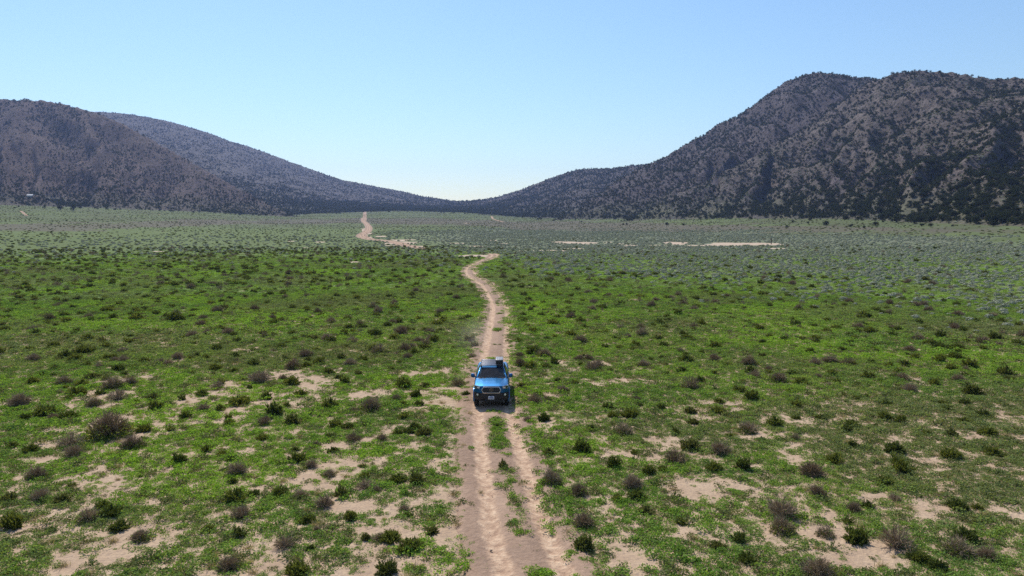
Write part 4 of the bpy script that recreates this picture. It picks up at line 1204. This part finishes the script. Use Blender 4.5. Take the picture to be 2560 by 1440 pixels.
# front face: curves back towards the wings
def yf(x, z):
    ax = abs(x)
    return 0.30 * max(0, (ax - 0.42) / 0.52) ** 2.2 + 0.16 * max(0, z - ZB - 0.70) ** 1.2 - 0.0
def face_panel(name, poly, off0, off1, mat, parent=truck, bev=0.0):
    n = len(poly)
    f_ = [(x, yf(x, z) - off1, z) for x, z in poly]; b_ = [(x, yf(x, z) - off0, z) for x, z in poly]
    Fc = [tuple(range(n)), tuple(range(n, 2 * n))] + [(i, (i + 1) % n, n + (i + 1) % n, n + i) for i in range(n)]
    return tpart(name, f_ + b_, Fc, mat, parent, True, bev=bev)
xs = np.linspace(-0.93, 0.93, 27)
for nm, zs, mt in (('front_fascia', (0.70, 0.73, 0.76, 0.86, 0.94, 1.00, 1.035), PM['paint']), ('front_bumper', (0.34, 0.40, 0.50, 0.58, 0.66, 0.701), PM['black'])):  # bumper black paints in the nose's shade; its own colour is body paint
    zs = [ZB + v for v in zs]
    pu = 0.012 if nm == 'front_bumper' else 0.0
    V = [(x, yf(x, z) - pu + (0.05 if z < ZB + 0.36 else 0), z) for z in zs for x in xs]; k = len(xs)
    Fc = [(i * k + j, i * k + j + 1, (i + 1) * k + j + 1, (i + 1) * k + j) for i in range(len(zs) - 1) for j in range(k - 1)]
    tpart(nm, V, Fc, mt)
# hood with raised centre
ysn = np.linspace(0, 1, 12); V = []
xh = np.linspace(-0.86, 0.86, 19)
for t in ysn:
    for x in xh:
        y0 = yf(x, ZB + 1.035) + 0.005; y = y0 + (1.36 - y0) * t
        z = ZB + 1.035 + 0.115 * (1 - (1 - t) ** 1.7) * (1 - 0.14 * (x / 0.86) ** 2) - 0.035 * (abs(x) / 0.86) ** 4 * (1 - t)
        ax = abs(x)
        z += 0.022 * float(sstep(0.60, 0.52, ax)) * float(sstep(0.0, 0.18, t)) - 0.018 * math.exp(-((ax - 0.40) / 0.05) ** 2) * t
        V.append((x, y, z + 0.006))
k = len(xh)
hood = tpart('hood', V, [(i * k + j, i * k + j + 1, (i + 1) * k + j + 1, (i + 1) * k + j) for i in range(len(ysn) - 1) for j in range(k - 1)], PM['paint'])
# grille: hexagonal frame, dark mesh, bars and emblem
zc = ZB + 0.86
hexo = [(-0.53, zc - 0.01), (-0.42, zc + 0.155), (0.42, zc + 0.155), (0.53, zc - 0.01), (0.43, zc - 0.175), (-0.43, zc - 0.175)]
hexi = [(-0.49, zc - 0.01), (-0.40, zc + 0.125), (0.40, zc + 0.125), (0.49, zc - 0.01), (0.405, zc - 0.142), (-0.405, zc - 0.142)]
grille = face_panel('grille', hexi, 0.0, 0.012, PM['black'])
V = [(x, yf(x, z) - 0.045, z) for x, z in hexo] + [(x, yf(x, z) - 0.045, z) for x, z in hexi] + [(x, yf(x, z), z) for x, z in hexo] + [(x, yf(x, z), z) for x, z in hexi]
Fc = []
for i in range(6):
    j = (i + 1) % 6
    Fc += [(i, j, 6 + j, 6 + i), (i, j, 12 + j, 12 + i), (6 + i, 6 + j, 18 + j, 18 + i)]
tpart('frame', V, Fc, PM['chrome'], grille, True, bev=0.006)
for zz, hwid in ((zc + 0.055, 0.435), (zc - 0.035, 0.455), (zc - 0.105, 0.415)):
    for sgn in (-1, 1):
        x0, x1 = (0.13 * sgn, hwid * sgn)
        face_panel('bar', [(x0, zz - 0.013), (x1, zz - 0.013), (x1, zz + 0.013), (x0, zz + 0.013)], 0.0, 0.03, PM['rack'], grille)
# emblem: three interlocking ellipses
def ering(a, b, cx, cz, wd):
    n = 28; V = []; Fc = []
    for i in range(n):
        t = i * 2 * math.pi / n
        for q, yy in ((1, -0.052), (-1, -0.052), (-1, -0.035), (1, -0.035)):
            V.append((cx + (a + q * wd) * math.cos(t), yf(cx, cz) + yy, cz + (b + q * wd) * math.sin(t)))
    for i in range(n):
        j = (i + 1) % n
        for m_ in range(4): Fc.append((i * 4 + m_, j * 4 + m_, j * 4 + (m_ + 1) % 4, i * 4 + (m_ + 1) % 4))
    return V, Fc
VE = []; FE = []
for pr in ((0.105, 0.072, 0, zc + 0.005, 0.009), (0.030, 0.068, 0, zc + 0.005, 0.007), (0.068, 0.026, 0, zc + 0.045, 0.007)):
    v_, f_ = ering(*pr); b0 = len(VE); VE += v_; FE += [tuple(i + b0 for i in q) for q in f_]
tpart('emblem', VE, FE, PM['alloy'], grille)
for sgn in (-1, 1):
    hl = [(sgn * 0.575, zc + 0.075), (sgn * 0.60, zc + 0.165), (sgn * 0.74, zc + 0.185), (sgn * 0.905, zc + 0.195), (sgn * 0.915, zc + 0.085), (sgn * 0.86, zc + 0.015), (sgn * 0.70, zc + 0.035)]
    h_ = face_panel('headlight', hl, 0.0, 0.022, PM['reflector'], bev=0.006)
    face_panel('light_strip', [(sgn * 0.595, zc + 0.135), (sgn * 0.60, zc + 0.168), (sgn * 0.905, zc + 0.198), (sgn * 0.905, zc + 0.160)], 0.0, 0.034, PM['lamp'], h_)
    face_panel('light_strip', [(sgn * 0.885, zc + 0.165), (sgn * 0.916, zc + 0.165), (sgn * 0.912, zc + 0.085), (sgn * 0.865, zc + 0.018), (sgn * 0.845, zc + 0.03), (sgn * 0.882, zc + 0.09)], 0.0, 0.034, PM['lamp'], h_)
    face_panel('lens', [(sgn * 0.62, zc + 0.065), (sgn * 0.62, zc + 0.115), (sgn * 0.75, zc + 0.13), (sgn * 0.75, zc + 0.06)], 0.0, 0.030, PM['lamp'], h_)
    fx, fz = sgn * 0.73, ZB + 0.60
    fg = face_panel('fog_light', [(fx + 0.055 * math.cos(t), fz + 0.055 * math.sin(t)) for t in np.linspace(0, 2 * math.pi, 15)[:-1]], 0.0, 0.034, PM['lamp'])
    face_panel('surround', [(fx + 0.10 * math.cos(t) * 1.25, fz + 0.09 * math.sin(t)) for t in np.linspace(0, 2 * math.pi, 15)[:-1]], 0.0, 0.024, PM['black'], fg)
face_panel('lower_intake', [(-0.52, ZB + 0.63), (0.52, ZB + 0.63), (0.46, ZB + 0.56), (-0.46, ZB + 0.56)], 0.0, 0.024, PM['black'])
face_panel('bumper_lip', [(-0.90, ZB + 0.44), (-0.50, ZB + 0.47), (0.50, ZB + 0.47), (0.90, ZB + 0.44), (0.82, ZB + 0.33), (0.45, ZB + 0.27), (-0.45, ZB + 0.27), (-0.82, ZB + 0.33)], -0.02, 0.03, PM['black'])
plate = tbox('license_plate', (-0.155, 0.155, -0.075, -0.06, ZB + 0.385, ZB + 0.545), PM['white'], bev=0.004)
for i in range(7):
    x0 = -0.125 + i * 0.037
    tbox('plate_character', (x0, x0 + 0.024, -0.079, -0.0745, ZB + 0.425, ZB + 0.495), PM['ink'], plate, bev=0)
tbox('plate_band', (-0.07, 0.07, -0.079, -0.0745, ZB + 0.512, ZB + 0.530), PM['ink'], plate, bev=0)
# cab: pillars and roof
zb_, zr_ = ZB + 1.175, ZB + 1.58
ring_b = [(0.845, 1.36), (0.865, 3.62)]
def cabpt(x, y, z): return (x, y, z)
roof_secs = []
for y, hz, w in ((2.06, 0.0, 0.625), (2.25, 0.035, 0.645), (2.7, 0.055, 0.66), (3.2, 0.045, 0.655), (3.48, 0.015, 0.635)):
    roof_secs.append([(-w - 0.03, y, zr_ - 0.05), (-w, y, zr_ + hz * 0.5), (-0.4, y, zr_ + hz), (0, y, zr_ + hz * 1.12), (0.4, y, zr_ + hz), (w, y, zr_ + hz * 0.5), (w + 0.03, y, zr_ - 0.05), (0.5, y, zr_ - 0.06), (-0.5, y, zr_ - 0.06)])
tpart('roof', *loft(roof_secs), PM['paint'])
def bar4(name, p, q, w0, d0, mat, parent=truck):
    secs = []
    for c in (p, q):
        secs.append([(c[0] - w0, c[1] - d0, c[2]), (c[0] + w0, c[1] - d0, c[2]), (c[0] + w0, c[1] + d0, c[2]), (c[0] - w0, c[1] + d0, c[2])])
    return tpart(name, *loft(secs), mat, parent, bev=0.008)
for s_ in (-1, 1):
    bar4('pillar', (s_ * 0.815, 1.40, zb_ - 0.02), (s_ * 0.635, 2.10, zr_ + 0.0), 0.035, 0.05, PM['paint'])
    bar4('pillar', (s_ * 0.845, 2.52, zb_ - 0.02), (s_ * 0.665, 2.60, zr_ - 0.02), 0.03, 0.06, PM['black'])
    bar4('pillar', (s_ * 0.84, 3.62, zb_ - 0.02), (s_ * 0.65, 3.42, zr_ - 0.02), 0.035, 0.08, PM['paint'])
def pane(name, pts, parent=truck):
    return tpart(name, pts, [tuple(range(len(pts)))], PM['glass'], parent, False)
n_ = 9; V = []
for t in (0, 0.5, 1):
    for j in range(n_):
        u = -1 + 2 * j / (n_ - 1); w = 0.79 * (1 - t) + 0.615 * t
        V.append((u * w, 1.36 + 0.70 * t + 0.09 * u * u - 0.05, zb_ - 0.01 + (zr_ - zb_ + 0.0) * t + 0.012 * math.sin(t * math.pi)))
tpart('windshield', V, [(i * n_ + j, i * n_ + j + 1, (i + 1) * n_ + j + 1, (i + 1) * n_ + j) for i in range(2) for j in range(n_ - 1)], PM['glass'])
pane('rear_window', [(-0.80, 3.66, zb_), (0.80, 3.66, zb_), (0.62, 3.48, zr_ - 0.03), (-0.62, 3.48, zr_ - 0.03)])
tbox('cowl', (-0.80, 0.80, 1.30, 1.42, ZB + 1.10, ZB + 1.168), PM['black'])
for x0, x1 in ((-0.62, -0.05), (0.02, 0.60)):
    tube('wiper', [(x0, 1.31, zb_ + 0.0), ((x0 + x1) / 2, 1.325, zb_ + 0.028), (x1, 1.33, zb_ + 0.04)], 0.010, PM['black'], truck, 6)
# doors with windows and handles, proud of the body
for s_ in (-1, 1):
    for y0, y1, front in ((1.50, 2.50, True), (2.56, 3.60, False)):
        V = []
        zzs = [ZB + 0.44, ZB + 0.62, ZB + 0.80, ZB + 0.97, ztop(2) - 0.02]
        for z in zzs:
            for y in (y0, (y0 + y1) / 2, y1):
                yy = y
                if not front and z < ZB + 0.85: yy = min(y, AX_R - 0.56)
                w = hw(yy)
                xx = float(np.interp(z, [ZB + 0.36, ZB + 0.60, ztop(2) - 0.38, ztop(2) - 0.24, ztop(2) - 0.09, ztop(2)], [0.955, 0.992, 1.005, 1.0, 0.965, 0.93])) * w + 0.006
                V.append((s_ * xx, yy, z))
        Fc = [(i * 3 + j, i * 3 + j + 1, (i + 1) * 3 + j + 1, (i + 1) * 3 + j) for i in range(4) for j in range(2)]
        dr = tpart('door', V, Fc, PM['paint'])
        yb = (1.52, 2.48, 2.55, 2.10) if front else (2.60, 3.54, 3.38, 2.66)
        pane('window', [(s_ * 0.872, yb[0], zb_), (s_ * 0.876, yb[1], zb_), (s_ * 0.69, yb[2], zr_ - 0.05), (s_ * 0.69, yb[3], zr_ - 0.05)], dr)
        tbox('handle', (s_ * 0.955 - 0.018, s_ * 0.955 + 0.018, y1 - 0.26, y1 - 0.08, ZB + 0.965, ZB + 0.995), PM['paint'], dr)
    # mirror
    mr = tpart('mirror', *loft([[(s_ * xx, 1.60 + dy, ZB + 1.16 + dz) for dy, dz in sh] for xx, sh in (
        (0.93, [(-0.05, 0.02), (0.05, 0.02), (0.05, 0.14), (-0.05, 0.14)]), (0.98, [(-0.10, -0.01), (0.07, -0.01), (0.07, 0.18), (-0.08, 0.19)]), (1.10, [(-0.09, 0.0), (0.07, 0.0), (0.07, 0.185), (-0.06, 0.19)]), (1.15, [(-0.03, 0.03), (0.06, 0.03), (0.06, 0.16), (-0.02, 0.16)]))]), PM['paint'], bev=0.012)
    tube('arm', [(s_ * 0.84, 1.62, ZB + 1.17), (s_ * 0.95, 1.61, ZB + 1.19)], 0.025, PM['black'], mr)
    # flares
    for yc in (AX_F, AX_R):
        secs = []
        for a in np.linspace(R(-8), R(188), 17):
            c_, n2 = math.cos(a), math.sin(a)
            w = 0.945
            secs.append([(s_ * (w - 0.10), yc + 0.46 * c_, WR + 0.46 * n2), (s_ * (w + 0.045), yc + 0.475 * c_, WR + 0.475 * n2), (s_ * (w + 0.030), yc + 0.545 * c_, WR + 0.545 * n2), (s_ * (w - 0.06), yc + 0.56 * c_, WR + 0.56 * n2)])
        tpart('fender_flare', *loft(secs), PM['paint'])
    tbox('side_step', (s_ * 0.90 - 0.06, s_ * 0.90 + 0.06, 1.5, 3.55, ZB + 0.30, ZB + 0.35), PM['black'])
# load bed
tbox('load_floor', (-0.62, 0.62, 3.80, 5.30, ZB + 0.70, ZB + 0.74), PM['black'])
tbox('bed_wall', (-0.72, 0.72, 3.74, 3.79, ZB + 0.62, ZB + 1.20), PM['paint'])
tg = tbox('tailgate', (-0.72, 0.72, 5.32, 5.395, ZB + 0.60, ZB + 1.21), PM['paint'])
tbox('handle', (-0.12, 0.12, 5.39, 5.41, ZB + 1.02, ZB + 1.10), PM['black'], tg)
for s_ in (-1, 1): tbox('tail_light', (s_ * 0.80 - 0.08, s_ * 0.80 + 0.08, 5.36, 5.41, ZB + 0.82, ZB + 1.14), PM['red'])
tbox('rear_bumper', (-0.90, 0.90, 5.36, 5.50, ZB + 0.42, ZB + 0.58), PM['chrome'])
# inside
tbox('dashboard', (-0.76, 0.76, 1.50, 1.90, ZB + 0.95, ZB + 1.155), PM['dash'], bev=0.03)
tbox('papers_on_dash', (0.30, 0.62, 1.55, 1.70, ZB + 1.157, ZB + 1.185), PM['paper'])
tbox('papers_on_dash', (-0.22, 0.14, 1.53, 1.66, ZB + 1.157, ZB + 1.175), PM['paper'])
V, Fc = [], []
for i in range(20):
    a = i * 2 * math.pi / 20
    for q in range(6):
        b_ = q * math.pi / 3; rr2 = 0.185 + 0.017 * math.cos(b_)
        V.append((0.38 + rr2 * math.cos(a), 1.98 + 0.35 * rr2 * math.sin(a) + 0.017 * math.sin(b_), ZB + 1.14 + 0.93 * rr2 * math.sin(a)))
for i in range(20):
    for q in range(6): Fc.append((i * 6 + q, ((i + 1) % 20) * 6 + q, ((i + 1) % 20) * 6 + (q + 1) % 6, i * 6 + (q + 1) % 6))
tpart('steering_wheel', V, Fc, PM['black'])
for x in (-0.38, 0.38):
    st_ = tbox('seat', (x - 0.25, x + 0.25, 2.15, 2.62, ZB + 0.70, ZB + 0.90), PM['seat'], bev=0.05)
    tbox('seat_back', (x - 0.24, x + 0.24, 2.58, 2.72, ZB + 0.90, ZB + 1.38), PM['seat'], st_, bev=0.05)
    tbox('headrest', (x - 0.13, x + 0.13, 2.62, 2.72, ZB + 1.42, ZB + 1.60), PM['seat'], st_, bev=0.04)
tbox('rear_seat', (-0.62, 0.62, 3.1, 3.5, ZB + 0.7, ZB + 1.32), PM['seat'], bev=0.05)
tbox('cab_floor', (-0.72, 0.72, 1.45, 3.66, ZB + 0.50, ZB + 0.56), PM['black'])
# wheels
for s_ in (-1, 1):
    for yc in (AX_F, AX_R):
        wl = tpart('wheel', *loft([[(s_ * xx, yc + rr2 * math.cos(a), WR + rr2 * math.sin(a)) for a in [j * 2 * math.pi / 24 for j in range(24)]] for xx, rr2 in ((0.70, 0.20), (0.74, 0.225), (0.90, 0.225), (0.935, 0.235), (0.94, 0.22), (0.90, 0.19))]), PM['alloy'])
        secs = []; nt_ = 48
        for j in range(nt_):
            a = j * 2 * math.pi / nt_; tr_ = 0.0 if j % 2 else 0.013
            secs.append([(s_ * xx, yc + (rr2 + (tr_ if rr2 > 0.38 else 0)) * math.cos(a), WR + (rr2 + (tr_ if rr2 > 0.38 else 0)) * math.sin(a)) for xx, rr2 in ((0.70, 0.225), (0.685, 0.31), (0.70, 0.375), (0.735, 0.392), (0.82, 0.397), (0.905, 0.392), (0.94, 0.372), (0.955, 0.31), (0.94, 0.23))])
        secs.append(secs[0])
        tpart('tyre', *loft(secs, closed=False), PM['rubber'], wl)
        for q in range(6):
            a = q * math.pi / 3 + 0.3
            tube('spoke', [(s_ * 0.925, yc + 0.04 * math.cos(a), WR + 0.04 * math.sin(a)), (s_ * 0.935, yc + 0.21 * math.cos(a), WR + 0.21 * math.sin(a))], 0.026, PM['alloy'], wl, 6)
# roof rack
rz = zr_ + 0.12
rack = tbox('roof_rack', (-0.60, 0.60, 2.06, 2.09, zr_ + 0.05, rz - 0.02), PM['rack'])
for s_ in (-1, 1):
    tbox('side_rail', (s_ * 0.61 - 0.02, s_ * 0.61 + 0.02, 2.05, 3.60, rz - 0.07, rz + 0.02), PM['rack'], rack)
    for yy in (2.25, 2.85, 3.40): tbox('foot', (s_ * 0.61 - 0.025, s_ * 0.61 + 0.025, yy - 0.04, yy + 0.04, zr_ - 0.01, rz - 0.06), PM['rack'], rack)
for i in range(8):
    yy = 2.16 + i * 0.20
    tbox('slat', (-0.59, 0.59, yy - 0.03, yy + 0.03, rz - 0.012, rz + 0.018), PM['slat'], rack, bev=0.008)
# case carried on the rack: a thing of its own
case = bpy.data.objects.new('cargo_case', None); COL.objects.link(case); case.empty_display_size = 0.2
case.location = (TRUCK_X, TRUCK_Y, tz0); case.rotation_euler = truck.rotation_euler
tag(case, 'black hard cargo case with grey lid lying on the pickup roof rack', 'cargo case')
cz0 = rz + 0.02
tbox('shell', (0.20, 0.59, 2.16, 3.05, cz0, cz0 + 0.20), PM['case_dark'], case, bev=0.02)
ld_ = tbox('lid', (0.195, 0.595, 2.155, 3.055, cz0 + 0.202, cz0 + 0.25), PM['case'], case, bev=0.02)
for xx in (0.28, 0.39, 0.51): tbox('rib', (xx - 0.02, xx + 0.02, 2.24, 3.0, cz0 + 0.25, cz0 + 0.262), PM['case'], ld_, bev=0.004)
for xx in (0.29, 0.50): tbox('latch', (xx - 0.025, xx + 0.025, 2.14, 2.157, cz0 + 0.14, cz0 + 0.22), PM['rack'], case, bev=0.004)

# ------------------------------------------------------------------ house at the foot of the left hill, post at the bare flat
hp = hit(76, 492)[0]
house = bpy.data.objects.new('house', None); COL.objects.link(house); house.location = (hp[0], hp[1], hp[2] - 0.6)
house.rotation_euler = (0, 0, R(12)); house.scale = (0.72, 0.72, 0.72)
tag(house, 'tiny white house among the junipers at the foot of the brown hill', 'house')
HMt = dict(wall=plain('white_house_wall', (0.42, 0.40, 0.36), 0.8), roof=plain('pale_metal_roof', (0.45, 0.44, 0.43), 0.55, 0.1), dark=plain('dark_window_glass', (0.03, 0.035, 0.04), 0.15))
tpart('wall', *box_vf(-4.2, 4.2, -3, 3, 0, 3.2), HMt['wall'], house, False)
tpart('roof', [(-4.8, -3.6, 3.15), (4.8, -3.6, 3.15), (4.8, 3.6, 3.15), (-4.8, 3.6, 3.15), (-4.8, 0, 5.4), (4.8, 0, 5.4)], [(0, 1, 5, 4), (2, 3, 4, 5), (0, 4, 3), (1, 2, 5), (0, 3, 2, 1)], HMt['roof'], house, False)
for x in (-2.8, 2.6): tpart('window', *box_vf(x - 0.6, x + 0.6, -3.05, -2.98, 1.2, 2.3), HMt['dark'], house, False)
tpart('door', *box_vf(-0.5, 0.5, -3.06, -2.98, 0.05, 2.1), HMt['dark'], house, False)
pp = hit(1928, 611, ZP)[0]
post = tpart('wooden_post', *loft([[(0.16 * q * math.cos(a), 0.16 * q * math.sin(a), z) for a in [j * 1.0472 for j in range(6)]] for z, q in ((-0.3, 1.1), (1.2, 1.0), (2.3, 0.85), (2.36, 0.6))]), M['bark'], None)
post.location = pp
tag(post, 'dark upright post at the edge of the pale bare flat', 'post')

# ------------------------------------------------------------------ dust raised behind the wheels
dm = bpy.data.materials.new('raised_dust'); dm.use_nodes = True
dn = dm.node_tree; dn.nodes.clear()
do_ = dn.nodes.new('ShaderNodeOutputMaterial'); dv = dn.nodes.new('ShaderNodeVolumePrincipled')
dv.inputs['Color'].default_value = (0.92, 0.76, 0.62, 1)
dtc = nd(dn, 'ShaderNodeTexCoord')
dl = nd(dn, 'ShaderNodeVectorMath', operation='LENGTH'); dn.links.new(dtc.outputs['Object'], dl.inputs[0])
dfall = nd(dn, 'ShaderNodeMapRange', inp={1: 1.0, 2: 0.15, 3: 0.0, 4: 1.0}); dn.links.new(dl.outputs['Value'], dfall.inputs[0])
dns = noise(dn, dtc.outputs['Object'], 2.2, 3)
dd_ = mth(dn, 'MULTIPLY', mth(dn, 'MULTIPLY', dfall.outputs[0], mth(dn, 'SUBTRACT', dns, 0.30, True)), 0.20)
dn.links.new(dd_, dv.inputs['Density']); dn.links.new(dv.outputs[0], do_.inputs['Volume'])
V, Fc = loft([[(math.sin(t) * math.cos(a), math.sin(t) * math.sin(a), math.cos(t)) for a in [j * math.pi / 8 for j in range(16)]] for t in np.linspace(0.02, math.pi - 0.02, 10)])
dust = tpart('dust', V, Fc, dm, None, False)
dpos = hit(1186, 852, ZP)[0]
dust.location = (dpos[0], dpos[1], dpos[2] + 0.3); dust.scale = (1.9, 9.0, 1.3)
dust['kind'] = 'stuff'; dust['label'] = 'faint dust hanging over the verge behind the pickup'

# ------------------------------------------------------------------ haze
hv = bpy.data.materials.new('pale_air'); hv.use_nodes = True
hn = hv.node_tree; hn.nodes.clear()
ho = hn.nodes.new('ShaderNodeOutputMaterial'); pv = hn.nodes.new('ShaderNodeVolumePrincipled')
pv.inputs['Color'].default_value = (0.42, 0.56, 1.0, 1)
pv.inputs['Density'].default_value = 0.000080
pv.inputs['Anisotropy'].default_value = 0.25
hn.links.new(pv.outputs[0], ho.inputs['Volume'])
zlo = float(VALL[:, 2].min()); zhi = float(VALL[:, 2].max())
S_ = RR[-1] + 60
V, Fc = box_vf(-S_, S_, -S_, S_, zlo - 1.0, zhi + 25)
hz_me = bpy.data.meshes.new('haze'); hz_me.from_pydata(V, [], [tuple(f) for f in Fc]); hz_me.update()
hz_me.materials.append(hv)
haze = link('haze', hz_me); haze['kind'] = 'stuff'; haze['label'] = 'thin blue air haze over the valley'
haze.display_type = 'WIRE'
print('all done')
